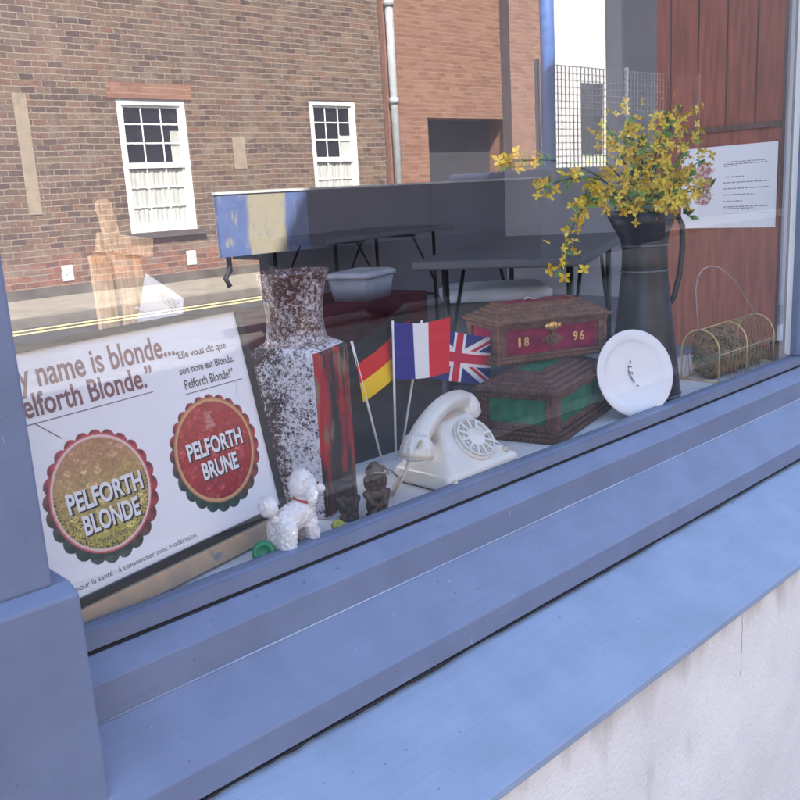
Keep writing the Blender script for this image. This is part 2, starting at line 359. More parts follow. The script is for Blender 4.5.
for x, z in ((8.9, -.46), (6.49, -.51)):
    p = obj('wall_plaque', MB().box(x-.1, x+.1, YW+.001, YW+.02, z-.14, z+.12), M_white, house, bevel=.01)
    em = MB(); em.tube([(x-.05, YW+.022, z+.03), (x-.025, YW+.022, z-.05), (x, YW+.022, z+.01), (x+.025, YW+.022, z-.05), (x+.05, YW+.022, z+.03)], .007, 6)
    obj('emblem', em, mat('grey_emblem', (.30, .30, .32), .6), p)
pb = MB(); pb.tube([(14.28, YW+.12, 6.5), (14.28, YW+.12, -.85)], .09, 12)
for z in (.4, 2.4, 4.4): pb.tube([(14.28, YW+.12, z), (14.28, YW+.12, z+.12)], .115, 12)
dp = obj('drainpipe', pb, mat('grey_pipe', (.42, .45, .47), .5), None)
tag(dp, 'grey vertical drainpipe between the old brown and new orange brickwork', 'drainpipe')
obj('corner_board', MB().box(14.052, 14.16, YW-.3, YW+.03, -.88, 6.6), mat('brown_board', (.16, .075, .05), .8), house)

gar = thing('garage_building', 'newer orange brick building with a deep dark garage door opening', 'building', (17, YW, -.88))
gh = [(15.44, 18.25, -.88, 2.14)]
mb = MB(); wall_holes(mb, 14.162, 19.85, -.9, 5.5, YW-.002, gh, .58)
for x in (19.85,):
    mb.add([(x, -20, -.9), (x, YW-.002, -.9), (x, YW-.002, 5.5), (x, -20, 5.5)], [(0, 1, 2, 3)])
mb.add([(14.162, YW-.002, 5.5), (19.85, YW-.002, 5.5), (19.85, -20, 5.5), (14.162, -20, 5.5)], [(0, 1, 2, 3)])
obj('wall', mb, M_brick2, gar)
M_gdoor = mat('charcoal_door', (.055, .055, .062), .6)
mb = MB(); mb.box(15.44, 18.25, YW-.62, YW-.585, -.88, 2.14)
gd = obj('garage_door', mb, M_gdoor, gar)
mb = MB()
for k in range(1, 7): mb.box(15.46, 18.23, YW-.585, YW-.582, -.88+k*.43-.008, -.88+k*.43+.008)
obj('door_rib', mb, M_gdoor, gd)

wh = thing('white_house', 'narrow bright white rendered house beyond the blue post', 'house', (21.6, -15, -.9))
obj('wall', MB().box(21.3, 24.2, -20, -15, -1.19, 6.1), mat('white_render', (.66, .65, .63), .9, var=.05), wh)
obj('roof', MB().box(21.2, 24.22, -20, -14.85, 6.1, 6.35), M_slate, wh)
obj('window', MB().box(22.9, 24.0, -14.999, -14.98, 1.3, 3.3), M_pane, wh)
sh = thing('added_clad_shed', 'dark blue grey clad shed added to dim the reflection right of the white house', 'shed', (34, -14.5, -.9))
mb = MB(); mb.box(24.25, 60, -24, -14.5, -1.19, 8.5)  # dark shed put in to keep the mirrored right end dim
obj('wall', mb, mat('shaded_blue_grey_cladding', (.04, .048, .066), .7, var=.2, scale=3), sh)
obj('roof', MB().prism([(-14.2, 8.5), (-19, 10.4), (-24.2, 8.5)], 24.23, 60.2), M_slate, sh)
bp = MB(); bp.tube([(17.0, -11.75, -.88), (17.0, -11.75, 8.2)], .16, 14); bp.lathe([(.24, -.9), (.24, -.5), (.16, -.42)], 14, (17.0, -11.75, .02))
tag(obj('street_post', bp, mat('bright_blue_paint', (.07, .16, .45), .5, var=.2)), 'tall bright blue post on the far pavement at the end of the orange brickwork', 'post')
# wire mesh fence panel on the far pavement
mf = thing('mesh_fence', 'square wire mesh fence panel in front of the white house', 'fence', (20, -12.4, -.88))
mb = MB()
for i in range(46):
    x = 17.6+i*.16; mb.box(x-.009, x+.009, -12.41, -12.392, -.85, 3.2)
for j in range(26):
    z = -.8+j*.16; mb.box(17.5, 24.9, -12.391, -12.373, z-.009, z+.009)
obj('wire_panel', mb, mat('grey_wire', (.09, .10, .12), .5), mf)
for x in (17.45, 21.2, 24.95): obj('post', MB().box(x-.04, x+.04, -12.44, -12.36, -.88, 3.3), mat('galvanised_post', (.2, .22, .25), .5), mf)

# flatbed truck parked this side of the road
tk = thing('flatbed_truck', 'parked flatbed truck with worn blue and cream side boards mirrored across the window middle', 'truck', (8, -8, -1.0))
def worn_board_mat():
    m = mat('worn_blue_cream_boards', (.10, .15, .36), .7, col2=(.12, .19, .42), scale=9)
    nt = m.node_tree; N = nt.nodes; L = nt.links; b = N['Principled BSDF']; src = b.inputs['Base Color'].links[0].from_socket
    tc = N['Texture Coordinate']; sp = N.new('ShaderNodeSeparateXYZ'); L.new(tc.outputs['Object'], sp.inputs[0])
    nz = N.new('ShaderNodeTexNoise'); nz.inputs['Scale'].default_value = 3.5; nz.inputs['Detail'].default_value = 8
    mp = N.new('ShaderNodeMapping'); mp.inputs['Scale'].default_value = (1, 1, .35); L.new(tc.outputs['Object'], mp.inputs[0]); L.new(mp.outputs[0], nz.inputs['Vector'])
    ad = N.new('ShaderNodeMath'); ad.operation = 'MULTIPLY_ADD'; ad.inputs[1].default_value = .34; L.new(nz.outputs['Fac'], ad.inputs[0]); L.new(sp.outputs[0], ad.inputs[2])
    rp = N.new('ShaderNodeValToRGB'); rp.color_ramp.interpolation = 'LINEAR'
    mr = N.new('ShaderNodeMapRange'); mr.inputs[1].default_value = 5.0; mr.inputs[2].default_value = 6.4; L.new(ad.outputs[0], mr.inputs[0])
    st = [(0, 0), (.40, 0), (.44, 1), (.80, 1), (.84, 0), (1, 0)]
    e = rp.color_ramp.elements; e[0].position = 0; e[0].color = (0, 0, 0, 1); e[1].position = 1; e[1].color = (0, 0, 0, 1)
    for p, c in st[1:-1]: q = e.new(p); q.color = (c, c, c, 1)
    L.new(mr.outputs[0], rp.inputs[0])
    mx = N.new('ShaderNodeMix'); mx.data_type = 'RGBA'; L.new(rp.outputs[0], mx.inputs[0]); L.new(src, mx.inputs[6]); mx.inputs[7].default_value = (.42, .38, .27, 1)
    L.new(mx.outputs[2], b.inputs['Base Color']); return m
M_board = worn_board_mat()
def scuff(m):
    nt = m.node_tree; N = nt.nodes; L = nt.links; b = N['Principled BSDF']; src = b.inputs['Base Color'].links[0].from_socket; tc = N['Texture Coordinate']
    for st, sc, lo, hi, c, amt in (((5, 1, 1.2), 4, .56, .66, (.40, .37, .29), .75), ((9, 1, 2), 5, .60, .68, (.09, .12, .26), .8), ((1, 1, 1), 14, .62, .72, (.18, .17, .15), .6)):
        mp = N.new('ShaderNodeMapping'); mp.inputs['Scale'].default_value = st; L.new(tc.outputs['Object'], mp.inputs[0])
        nz = N.new('ShaderNodeTexNoise'); nz.inputs['Scale'].default_value = sc; nz.inputs['Detail'].default_value = 9; L.new(mp.outputs[0], nz.inputs['Vector'])
        r = N.new('ShaderNodeMapRange'); r.inputs[1].default_value = lo; r.inputs[2].default_value = hi; r.inputs[4].default_value = amt; L.new(nz.outputs['Fac'], r.inputs[0])
        x = N.new('ShaderNodeMix'); x.data_type = 'RGBA'; L.new(r.outputs[0], x.inputs[0]); L.new(src, x.inputs[6]); x.inputs[7].default_value = (*c, 1); src = x.outputs[2]
    L.new(src, b.inputs['Base Color'])
scuff(M_board)
TY = -7.0
bs = obj('side_board', MB().box(5.1, 6.26, TY-.05, TY, -.05, .58), M_board, tk)
obj('side_board', MB().box(6.265, 10.42, TY-.05, TY, -.05, .58), mat('shaded_board_paint', (.045, .05, .07), .7, var=.2), tk)  # same boards past the shadow edge, shade put into the colour
mb = MB(); mb.box(5.09, 10.43, TY-.06, TY+.012, .58, .605); obj('sunlit_top_edge', mb, M_white, bs)  # white paint stands in for the sunlit top edge
mb = MB(); mb.box(8.16, 8.20, TY+.001, TY+.03, -.05, .58); obj('board_strap', mb, M_matblack, bs)
obj('head_board', MB().box(10.43, 10.5, -8.95, TY-.06, -.05, .6), M_board, tk)
obj('bed', MB().box(5.62, 10.5, -7.6, TY-.05, -.12, -.06), M_matblack, tk)
mb = MB(); mb.box(5.98, 12.0, -7.5, TY-.1, -.86, -.121); mb.box(5.76, 5.98, -7.3, -7.12, -.60, -.121)
obj('chassis', mb, M_matblack, tk)
obj('tow_bracket', MB().tube([(5.24, TY-.1, -.05), (5.24, TY-.1, -.2), (5.18, TY-.1, -.27), (5.22, TY-.1, -.36)], .03, 8), M_matblack, tk)
for x, y in ((7.6, -7.35), (7.6, -8.75), (11.6, -7.35), (11.6, -8.75)):
    Mx = Matrix.Translation((x, y, -.62)) @ Matrix.Rotation(PI/2, 4, 'X')
    w = obj('wheel', MB().lathe([(.22, -.12), (.36, -.12), (.38, -.08), (.38, .08), (.36, .12), (.22, .12)], 28, M=Mx), mat('tyre_rubber', (.02, .02, .02), .8), tk)
    obj('rim', MB().lathe([(.0, .09), (.1, .10), (.2, .08), (.22, .12), (.22, -.12), (.2, -.08), (.0, -.09)], 24, M=Mx), mat('rim_steel', (.3, .3, .32), .4, metal=.7), w)
cab = MB(); cab.prism([(TY+.02, -.6), (TY+.02, .1), (TY-.12, .72), (-8.88, .72), (-9.02, .1), (-9.02, -.6)], 10.55, 13.1)
cb = obj('cab', cab, mat('dark_blue_cab_paint', (.06, .07, .11), .4), tk, bevel=.05)
obj('cab_window', MB().add([(10.9, TY+.0, .16), (11.9, TY+.0, .16), (11.85, TY-.1, .62), (10.95, TY-.1, .62)], [(0, 1, 2, 3)]) or MB().box(10.9, 11.9, TY-.1, TY+.005, .15, .55), M_pane, cb)
obj('bonnet', MB().box(13.1, 14.0, -8.9, TY-.05, -.55, .05), mat('dark_blue_bonnet_paint', (.06, .07, .11), .4), tk, bevel=.08)

# ------------------------------------------------------------------ the shop
shop = thing('shop_building', 'blue painted shop front with a big window and stepped timber sill', 'shop', (1.5, 0, -.9))
# carcass: upper storeys with a low eave left and added tall steps right for shade
mb = MB()
out = [(-14, 2.65), (40, 2.65), (40, 31), (15.9, 31), (15.9, 18), (10, 18), (10, 11), (3.1, 11), (.79, 7.45), (-14, 7.45)]  # unseen higher steps at the right added to shade the street
n = len(out)
mb.add([(x, .02, z) for x, z in out] + [(x, 2.2, z) for x, z in out], [tuple(range(n)), tuple(range(n, 2*n))[::-1]] + [(i, (i+1) % n, n+(i+1) % n, n+i) for i in range(n)])
obj('shading_upper_wall', mb, M_render, shop)
obj('fascia', MB().box(-1.6, 9.2, -.16, .018, 2.52, 3.0), M_paint, shop, bevel=.006)
mb = MB(); mb.box(-14, .30, -.02, .10, -.9, 2.648); mb.box(9.0, 40, -.02, .10, -.9, 2.648)
obj('lower_wall', mb, M_paint, shop)
for x0_, z0_, z1_ in ((1.45, -.262, -.40), (1.86, -.33, -.42), (2.6, -.262, -.9)):
    obj('render_crack', MB().tube([(x0_+.0012*math.sin(k*1.7), -.2832, z0_+(z1_-z0_)*k/14) for k in range(15)], .0004, 5), mat('grey_crack', (.16, .15, .14), .9), shop)
obj('stall_riser', MB().box(-1.5, 9.0, -.283, .10, -.9, -.262), M_render, shop)
# stepped timber sill
prof = [(.03, -.006), (-.002, -.006), (-.035, -.026), (-.0365, -.073), (-.115, -.136), (-.117, -.172), (.03, -.172)]
obj('window_sill', MB().prism(prof, .30, 9.0), M_paint, shop, bevel=.0015)
obj('caulk_line', MB().tube([(.30, -.0375, -.0722), (9.0, -.0375, -.0722)], .0012, 6), mat('pale_filler', (.30, .36, .47), .7), shop)
obj('stone_sill', MB().prism([(.03, -.179), (-.10, -.179), (-.30, -.2455), (-.302, -.256), (-.26, -.261), (.03, -.261)], .30, 9.0), M_paint2, shop, bevel=.0015)
mb = MB(); random.seed(3)
mb.box(.30, 9.0, -.1125, .03, -.1795, -.1715)
obj('sill_joint', mb, M_gap, shop)
jp = [(.32+i*.012, -.1165, -.1755) for i in range(720)]
obj('joint_crack', MB().tube(jp, [max(.0004, .0016+.0034*noise.noise(Vector((i*.11, 3, 0)))+.0018*noise.noise(Vector((i*.5, 9, 0)))) for i in range(720)], 6), M_gap, shop)
# frame and glass
def frame(x0, x1, p):
    mb = MB(); mb.box(x0, x1, -.004, .03, .0, .021)
    mb.box(x0, x0+.03, -.004, .03, .021, 2.52); mb.box(x1-.035, x1, -.004, .03, .021, 2.52)
    f = obj('window_frame', mb, M_paint, p, bevel=.002)
    obj('frame_shadow_gap', MB().box(x0, x1, -.0015, .028, -.0045, -.0015), M_gap, f)
    g = MB(); g.add([(x0+.02, .013, .015), (x1-.02, .013, .015), (x1-.02, .013, 2.52), (x0+.02, .013, 2.52)], [(0, 1, 2, 3)])
    obj('window_pane', g, M_glass, f)
frame(.30, 2.385, shop); frame(2.54, 9.0, shop)  # second window is unseen, added to let more light into the room
# pilasters
for x1 in (.319,):
    obj('pilaster', MB().box(-.14, x1, -.08, .035, .126, 2.52), M_paint, shop, bevel=.004)
    mb = MB(); mb.prism([(-.08, .127), (-.10, .1185), (-.10, -.9), (.0, -.9), (.0, .127)], -.16, .337)
    obj('pilaster_plinth', mb, M_paint, shop, bevel=.003)
mb = MB(); mb.tube([(x, -.081, .155+.03*math.sin(PI*min(1, max(0, (x-.02)/.22)))*-1) for x in [(.02+.22*i/16) for i in range(17)]], .0025, 6)
obj('panel_moulding', mb, M_paint, shop)
obj('mullion', MB().box(2.385, 2.54, -.05, .06, -.0, 2.52), M_white, shop, bevel=.004)
obj('mullion_post', MB().box(2.41, 2.50, .061, .078, .0, 2.6), M_darkwood, shop, bevel=.006)
obj('post_foot', MB().lathe([(.06, 0), (.055, .012), (.035, .022), (.03, .04)], 20, (2.42, .085, .0005)), M_darkwood, shop)
# inside
mb = MB(); mb.box(.0, 2.6, .031, .315, -.03, 0); mb.box(2.6, 6.7, .031, .315, -.03, 0)
obj('display_floor', mb, M_floorw, shop)
obj('display_riser', MB().box(0, 9.0, .29, .312, -.49, -.0305), M_matblack, shop)
pan = obj('wooden_partition', MB().box(2.468, 2.49, .126, .50, .0, 2.6), M_redwood, shop)
mb = MB()
for y in (.20, .285, .37, .455): mb.box(2.4655, 2.468, y-.0015, y+.0015, .62, 2.6)
mb.box(2.458, 2.468, .126, .50, .615, .63)
obj('board_groove', mb, M_darkwood, pan)
M_bwall = mat('shaded_grey_blue_emulsion', (.20, .225, .30), .8, var=.06, scale=3)  # same room paint, coloured darker for the dimmer back wall
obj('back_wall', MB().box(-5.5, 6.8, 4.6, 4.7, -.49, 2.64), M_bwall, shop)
obj('side_wall', MB().box(6.72, 6.8, .1, 4.6, -.49, 2.64), mat('lit_grey_blue_emulsion', (.70, .73, .80), .8, var=.04, scale=3), shop)  # window light on this wall put into a paler colour
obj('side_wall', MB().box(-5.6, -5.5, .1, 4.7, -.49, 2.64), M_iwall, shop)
mb = MB(); mb.box(-5.6, 6.8, .1, 2.5, 2.60, 2.64); mb.box(-5.6, -5.4, 2.5, 4.7, 2.60, 2.64); mb.box(-.6, 6.8, 2.5, 4.7, 2.60, 2.64); mb.box(-5.4, -.6, 4.4, 4.7, 2.60, 2.64)
obj('ceiling', mb, mat('off_white_ceiling', (.7, .7, .7), .9), shop)
obj('added_roof_light_kerb', MB().box(-5.45, -.55, 4.41, 4.47, 2.642, 2.70), M_white, shop)  # edge of the unseen ceiling opening added to bounce sun inside
obj('room_floor', MB().box(-5.6, 6.8, .1, 4.7, -.55, -.49), M_ifloor, shop)

# tables at the back of the shop
M_ttop = mat('grey_table_top', (.11, .115, .13), .35, var=.06, scale=3)
def folding_table(label, loc, rz, L, W, h):
    t = thing('folding_table', label, 'table', loc, rz, 'folding tables inside the shop')
    obj('table_top', MB().box(0, L, 0, W, h-.035, h), M_ttop, t, False, bevel=.008)
    for x, sx in ((.18, 1), (L-.18, -1)):
        for y in (.08, W-.08):
            mb = MB(); mb.tube([(x, y, 0), (x, y, h-.036)], .014, 8)
            obj('leg', mb, M_black, t, False)
            obj('brace', MB().tube([(x, y, h*.42), (x+sx*.3, y, h-.036)], .009, 6), M_black, t, False)
        obj('cross_bar', MB().tube([(x, .08, h*.3), (x, W-.08, h*.3)], .01, 6), M_black, t, False)
        obj('hinge_bar', MB().box(x+sx*.28-.02, x+sx*.28+.02, .06, W-.06, h-.06, h-.036), M_black, t, False)
    return t
a = -1.113
# local x along (-cos a,-sin a): the long side of the nearer table
ux = Vector((-math.cos(a), -math.sin(a), 0)); ang = math.atan2(ux.y, ux.x)
far = Vector((4.055, 1.589, -.49))
folding_table('grey folding table inside the shop, behind the flowers and nearer the window', (2.696, .919, -.49), math.atan2(1.589-.919, 4.055-2.696), 1.515, .655, .73)
folding_table('grey folding table deeper in the shop, left of the table behind the flowers', (3.62, 3.49, -.49), math.atan2(.2, .98), 1.55, .7, .73)
# storage tub with a pale lid
tub = thing('storage_tub', 'big dark storage tub with a pale blue lid under the folding table', 'tub', (3.22, 1.79, -.49), -.75)
def rr(w, d, z, r=.06, n=6):
    pts = []
    for cx, cy, a0 in ((w/2-r, d/2-r, 0), (-w/2+r, d/2-r, PI/2), (-w/2+r, -d/2+r, PI), (w/2-r, -d/2+r, 1.5*PI)):
        for k in range(n+1): pts.append((cx+r*math.cos(a0+k*PI/2/n), cy+r*math.sin(a0+k*PI/2/n), z))
    return pts
obj('tub_body', MB().rings([rr(.40, .30, 0), rr(.46, .36, .49)]), mat('grey_plastic_tub', (.10, .11, .13), .5), tub, False)
obj('tub_lid', MB().rings([rr(.49, .39, .491), rr(.50, .40, .495), rr(.50, .40, .525), rr(.44, .34, .545, .05)]), mat('pale_blue_lid', (.66, .76, .88), .4), tub, False)
# bench with red cloth and a white bag on it
bn = thing('bench', 'low bench under a dark red cloth at the back of the shop', 'bench', (2.95, 2.75, -.49), .2)
obj('bench_top', MB().box(-.45, .55, -.25, .25, .40, .44), M_darkwood, bn, False)
for x in (-.40, .50):
    for y in (-.2, .2): obj('leg', MB().box(x-.025, x+.025, y-.025, y+.025, 0, .40), M_darkwood, bn, False)
rings = []
cl = MB(); cl.smooth = True
N_ = 64
def edge(i, s, z, w=0):
    t = 2*PI*i/N_; c, q = math.cos(t), math.sin(t); m = max(abs(c)/.53, abs(q)/.285)
    return (.05+c/m*s+w*math.sin(i*2.1)*.012, q/m*s+w*math.cos(i*1.7)*.012, z)
cl.rings([[edge(i, .02, .447) for i in range(N_)], [edge(i, 1, .447) for i in range(N_)], [edge(i, 1.02, .43, .4) for i in range(N_)], [edge(i, 1.05, .25+.03*math.sin(i*.9), 1.6) for i in range(N_)]], cap0=True, cap1=False)
o = obj('red_cloth', cl, mat('dark_red_cloth', (.10, .012, .02), .9, var=.3), None)
o.location = (2.95, 2.75, -.49); o.rotation_euler = (0, 0, .2)
tag(o, 'dark red cloth draped over the low bench at the back of the shop', 'cloth')
bx = thing('plastic_box', 'small pale lidded plastic box on the dark red cloth', 'box', (3.16, 2.66, -.042), .35)
def rr2(w, d, z): return rr(w, d, z, .03)
obj('box_body', MB().rings([rr2(.30, .20, 0), rr2(.34, .24, .12)]), mat('cloudy_plastic', (.42, .44, .50), .5), bx, False)
obj('box_lid', MB().rings([rr2(.36, .26, .1205), rr2(.36, .26, .14), rr2(.31, .21, .152)]), mat('pale_plastic_lid', (.60, .63, .70), .4), bx, False)

# ------------------------------------------------------------------ framed poster on a small easel
YAW, LEAN = .211, .193
KS = 1.0568
P0 = Vector((.764, .1388, .035))
Rz = Matrix.Rotation(YAW, 4, 'Z')
PM = Matrix(((1, 0, 0, 0), (0, math.sin(LEAN), -math.cos(LEAN), 0), (0, math.cos(LEAN), math.sin(LEAN), 0), (0, 0, 0, 1)))   # poster plane: X right, Y up the sheet, Z out
poster = thing('framed_poster', 'black framed white poster of two beer bottle caps standing on the easel', 'poster', P0, YAW); poster.scale = (KS, KS, KS)
PW, PH = .425, .298
mb = MB(); w = .0095
mb.box(-PW-.004, w*.4, -w*.6, w*.5, -.012, .006, PM); mb.box(-PW-.004, w*.4, PH-w*.5, PH+w*.5, -.012, .006, PM)
mb.box(-PW-.004-w, -PW-.004, -w*.6, PH+w*.5, -.012, .006, PM); mb.box(-w*.55, w*.4, w*.5, PH-w*.5, -.012, .006, PM)
obj('frame', mb, M_black, poster, False, bevel=.001)
rng = np.random.default_rng(5)
CAPS = [(-.287, .1115, .0755), (-.0985, .1135, .0755)]
bub = [[(rng.uniform(-1, 1), rng.uniform(-1, 1), rng.uniform(.02, .085)) for _ in range(150)] for _ in CAPS]
def vnoise(x, y, s, seed):
    r = np.random.default_rng(seed); G = r.random((257, 257)); gx = (x*s) % 256; gy = (y*s) % 256
    i = gx.astype(int); j = gy.astype(int); a = gx-i; b = gy-j; a = a*a*(3-2*a); b = b*b*(3-2*b)
    return (G[j, i]*(1-a)+G[j, i+1]*a)*(1-b)+(G[j+1, i]*(1-a)+G[j+1, i+1]*a)*b
def poster_col(U, V):
    X = -PW+.0+U*PW; Y = V*PH
    c = np.empty(X.shape+(3,)); c[:] = (.80, .81, .83)
    for k, (cx, cy, R) in enumerate(CAPS):
        dx, dy = X-cx, Y-cy; r = np.hypot(dx, dy)/R; th = np.arctan2(dy, dx)
        # crimped skirt: 24 points
        tooth = 1.0+.075*np.abs(np.sin(th*12))**.7
        ex, ey = dx+.000, dy+.0045; rs = np.hypot(ex, ey)/R
        skirt = rs < tooth
        g = .5+.5*np.sin(th*24); low = np.clip(-(dx*.5+dy)/R*.9+.2, 0, 1)[..., None]
        colr = np.array(srgb(150, 52, 60))*(1-low)+np.array(srgb(28, 62, 50))*low
        colr = colr*(.55+.75*g[..., None])
        c = np.where(skirt[..., None], colr, c)
        disc = r < .955
        ringc = np.array(srgb(196, 84, 84)) if k == 0 else np.array(srgb(180, 128, 84))
        c = np.where(disc[..., None], ringc, c)
        pale = r < .925
        c = np.where(pale[..., None], np.array(srgb(226, 196, 190)) if k == 0 else np.array(srgb(206, 160, 110)), c)
        inn = r < .885
        t = np.clip(.5+dy/R*.75, 0, 1)[..., None]
        if k == 0: base = np.array(srgb(176, 166, 78))*(1-t)+np.array(srgb(176, 132, 92))*t
        else: base = np.array(srgb(150, 26, 32))*(1-t)+np.array(srgb(166, 62, 50))*t
        n1 = vnoise(X+1, Y+1, 520, 3+k)[..., None]; n2 = vnoise(X+1, Y+1, 190, 9+k)[..., None]
        base = base*(.75+.5*n1)*(.85+.3*n2)
        for bx, by, br in bub[k]:
            if math.hypot(bx, by) > .86: continue
            q = np.hypot(dx/R-bx, dy/R-by)/br
            hi = (q < 1)[..., None]; rim = ((q > .72) & (q < 1))[..., None]
            base = np.where(hi, base*(1.12 if k == 0 else 1.1)+.015, base)
            lite = ((dy/R-by) > 0)[..., None]
            base = np.where(rim & lite, base*.72, base); base = np.where(rim & ~lite, np.minimum(base*1.35+.03, .8), base)
        # dark flecks of print near the lower rim
        fl = (vnoise(X+2, Y+3, 700, 31+k) > .70) & (r > .45+.35*vnoise(X, Y, 60, 5)) & (dy < .1*R)
        if k == 0: base = np.where(fl[..., None], np.array(srgb(70, 56, 34)), base)
        c = np.where(inn[..., None], base, c)
        tick = inn & (r > .845) & (np.sin(th*90) > .2) & (dy < .2*R)
        c = np.where(tick[..., None], c*.5, c)
    return c
sheet = colour_grid('printed_sheet', 560, 390, lambda U, V: (-PW+U*PW, (V*PH)*math.sin(LEAN), (V*PH)*math.cos(LEAN)), poster_col, M_attr, poster, False, smooth=False)
M_title = mat('brown_red_print', srgb(128, 84, 84), .5, var=.05)
M_capw = mat('white_print', (.78, .78, .78), .5, var=.02)
M_caps = mat('dark_print', (.035, .02, .02), .5)
mb = MB()
text_mb(mb, 'My name is blonde...', (-.378, -.128, .2425, .282), PM, bold=.02)
text_mb(mb, 'Pelforth Blonde.”', (-.374, -.172, .2195, .2475), PM, bold=.02)
obj('headline', mb, M_title, sheet, False)
mb = MB()
text_mb(mb, '“Elle vous dit que', (-.130, -.036, .2420, .2555), PM, bold=.015)
text_mb(mb, 'son nom est Blonde,', (-.128, -.027, .2225, .2345), PM, bold=.015)
text_mb(mb, 'Pelforth Blonde!”', (-.125, -.034, .2035, .2165), PM, bold=.015)
obj('speech_line', mb, mat('grey_brown_print', srgb(96, 78, 78), .5), sheet, False)
mb = MB()
def rule(x0, y0, x1, y1, t=.0011):
    d = Vector((x1-x0, y1-y0, 0)).normalized(); n = Vector((-d.y, d.x, 0))*t/2
    mb.add([PM @ (Vector((x0, y0, .0004))-n), PM @ (Vector((x1, y1, .0004))-n), PM @ (Vector((x1, y1, .0004))+n), PM @ (Vector((x0, y0, .0004))+n)], [(0, 1, 2, 3)])
rule(-.380, .2125, -.178, .2125); rule(-.350, .2125, -.322, .188); rule(-.127, .1975, -.020, .1975); rule(-.030, .1975, -.037, .177)
obj('pointer_line', mb, M_ink, sheet, False)
for s_, b in (('PELFORTH', (-.338, -.229, .0990, .1235)), ('BLONDE', (-.324, -.242, .0690, .0935)), ('PELFORTH', (-.149, -.047, .1095, .1335)), ('BRUNE', (-.131, -.065, .0785, .1025))):
    mb = MB()
    for dx in (0, .0009, .0018): text_mb(mb, s_, (b[0]+.0008+dx, b[1]+.0008+dx, b[2]-.0008-dx*.8, b[3]-.0008-dx*.8), PM, bold=.045, z=.0003)
    obj('lettering_shade', mb, M_caps, sheet, False)
    mb = MB(); text_mb(mb, s_, b, PM, bold=.03, z=.0007)
    obj('cap_lettering', mb, M_capw, sheet, False)
mb = MB(); text_mb(mb, '· une pure ·', (-.308, -.262, .0515, .0600), PM, shear=.3); obj('small_print', mb, M_ink, sheet, False)
mb = MB(); text_mb(mb, 'dangereux pour la santé · à consommer avec modération.', (-.400, -.165, .0105, .0195), PM, shear=0)
obj('small_print', mb, M_ink, sheet, False)
# pale bird-like house mark at the top of the red cap: only its soft block shape
mb = MB()
for x0, x1, y0, y1 in ((-.106, -.090, .145, .150), (-.104, -.092, .151, .156), (-.102, -.094, .157, .163), (-.105, -.091, .164, .1665)): mb.box(x0, x1, y0, y1, 0, .0005, PM)
obj('cap_emblem', mb, mat('pale_pink_print', srgb(196, 128, 118), .5), sheet, False)

easel = thing('table_easel', 'pale pine table easel with a paint-stained ledge holding the poster', 'easel', (.56, .12, 0), 0)
EM = Matrix.Translation(P0) @ Rz @ Matrix.Scale(KS, 4) @ PM
CC = Vector((0, -.9563, .5))
def back(p, k=1.07): return CC+(Vector(p)-CC)*k
def ebox(*a): return MB().box(*a, EM)
M_ledge = mat('paint_stained_pine', (.50, .36, .22), .6, var=.3, scale=30, col2=(.40, .30, .21), bump=.15, detail=8)
def stain():
    nt = M_ledge.node_tree; N = nt.nodes; L = nt.links; b = N['Principled BSDF']; src = b.inputs['Base Color'].links[0].from_socket
    tc = N['Texture Coordinate']
    for sc, lo, hi, c in ((11, .60, .66, (.62, .28, .04)), (23, .68, .72, (.7, .68, .62)), (17, .66, .70, (.20, .22, .26))):
        nz = N.new('ShaderNodeTexNoise'); nz.inputs['Scale'].default_value = sc; nz.inputs['Detail'].default_value = 3; L.new(tc.outputs['Object'], nz.inputs['Vector'])
        r = N.new('ShaderNodeMapRange'); r.inputs[1].default_value = lo; r.inputs[2].default_value = hi; L.new(nz.outputs['Fac'], r.inputs[0])
        m = N.new('ShaderNodeMix'); m.data_type = 'RGBA'; L.new(r.outputs[0], m.inputs[0]); L.new(src, m.inputs[6]); m.inputs[7].default_value = (*c, 1); src = m.outputs[2]
    L.new(src, b.inputs['Base Color'])
stain()
obj('ledge', ebox(-.43, .022, -.032, -.006, -.018, .014), M_ledge, easel, bevel=.002)
for X in (-.42, -.008):
    a = EM @ Vector((X, -.02, -.02)); b = Vector((a.x, a.y+.012, 0.0))
    obj('front_leg', MB().bar(a+Vector((0, 0, .02)), b, .018, .014, (1, 0, 0)), M_pine, easel)
m0, m1 = back((.548, .172, .512)), back((.585, .148, .10))
def along(t): return m0.lerp(m1, t)
mb = MB(); mb.bar(along(0.02), along(.98)+Vector((.006, -.012, 0)), .0205, .012, (.1, 1, 0)); c = along(0.02)
mb.lathe([(.01025, -.006), (.01025, .006)], 20, M=Matrix.Translation(c) @ Matrix.Rotation(.1, 4, 'Z') @ Matrix.Rotation(PI/2, 4, 'X'), cap0=True, cap1=True)
obj('mast', mb, M_pine2, easel)
obj('cross_bar', MB().bar(back((.528, .158, .460)), back((.606, .166, .446)), .027, .014, (0, 1, 0)), M_pine2, easel, bevel=.002)
obj('back_board', MB().bar(back((.572, .176, .448)), back((.592, .150, .10)), .036, .012, (.1, 1, 0)), M_pine2, easel)
obj('side_board', MB().bar(back((.536, .178, .442)), back((.530, .150, .10)), .026, .012, (.1, 1, 0)), M_pine2, easel)
obj('rear_leg', MB().bar((.62, .235, .38), (.63, .29, .0), .02, .014, (1, 0, 0)), M_pine2, easel)
pg = MB(); pg.bar(back((.538, .128, .318)), back((.545, .130, .372)), .014, .010, (.1, 1, 0)); pg.lathe([(.007, -.005), (.007, .005)], 16, M=Matrix.Translation(back((.545, .130, .372))) @ Matrix.Rotation(PI/2, 4, 'X'), cap0=True, cap1=True)
obj('peg', pg, M_pine2, easel)
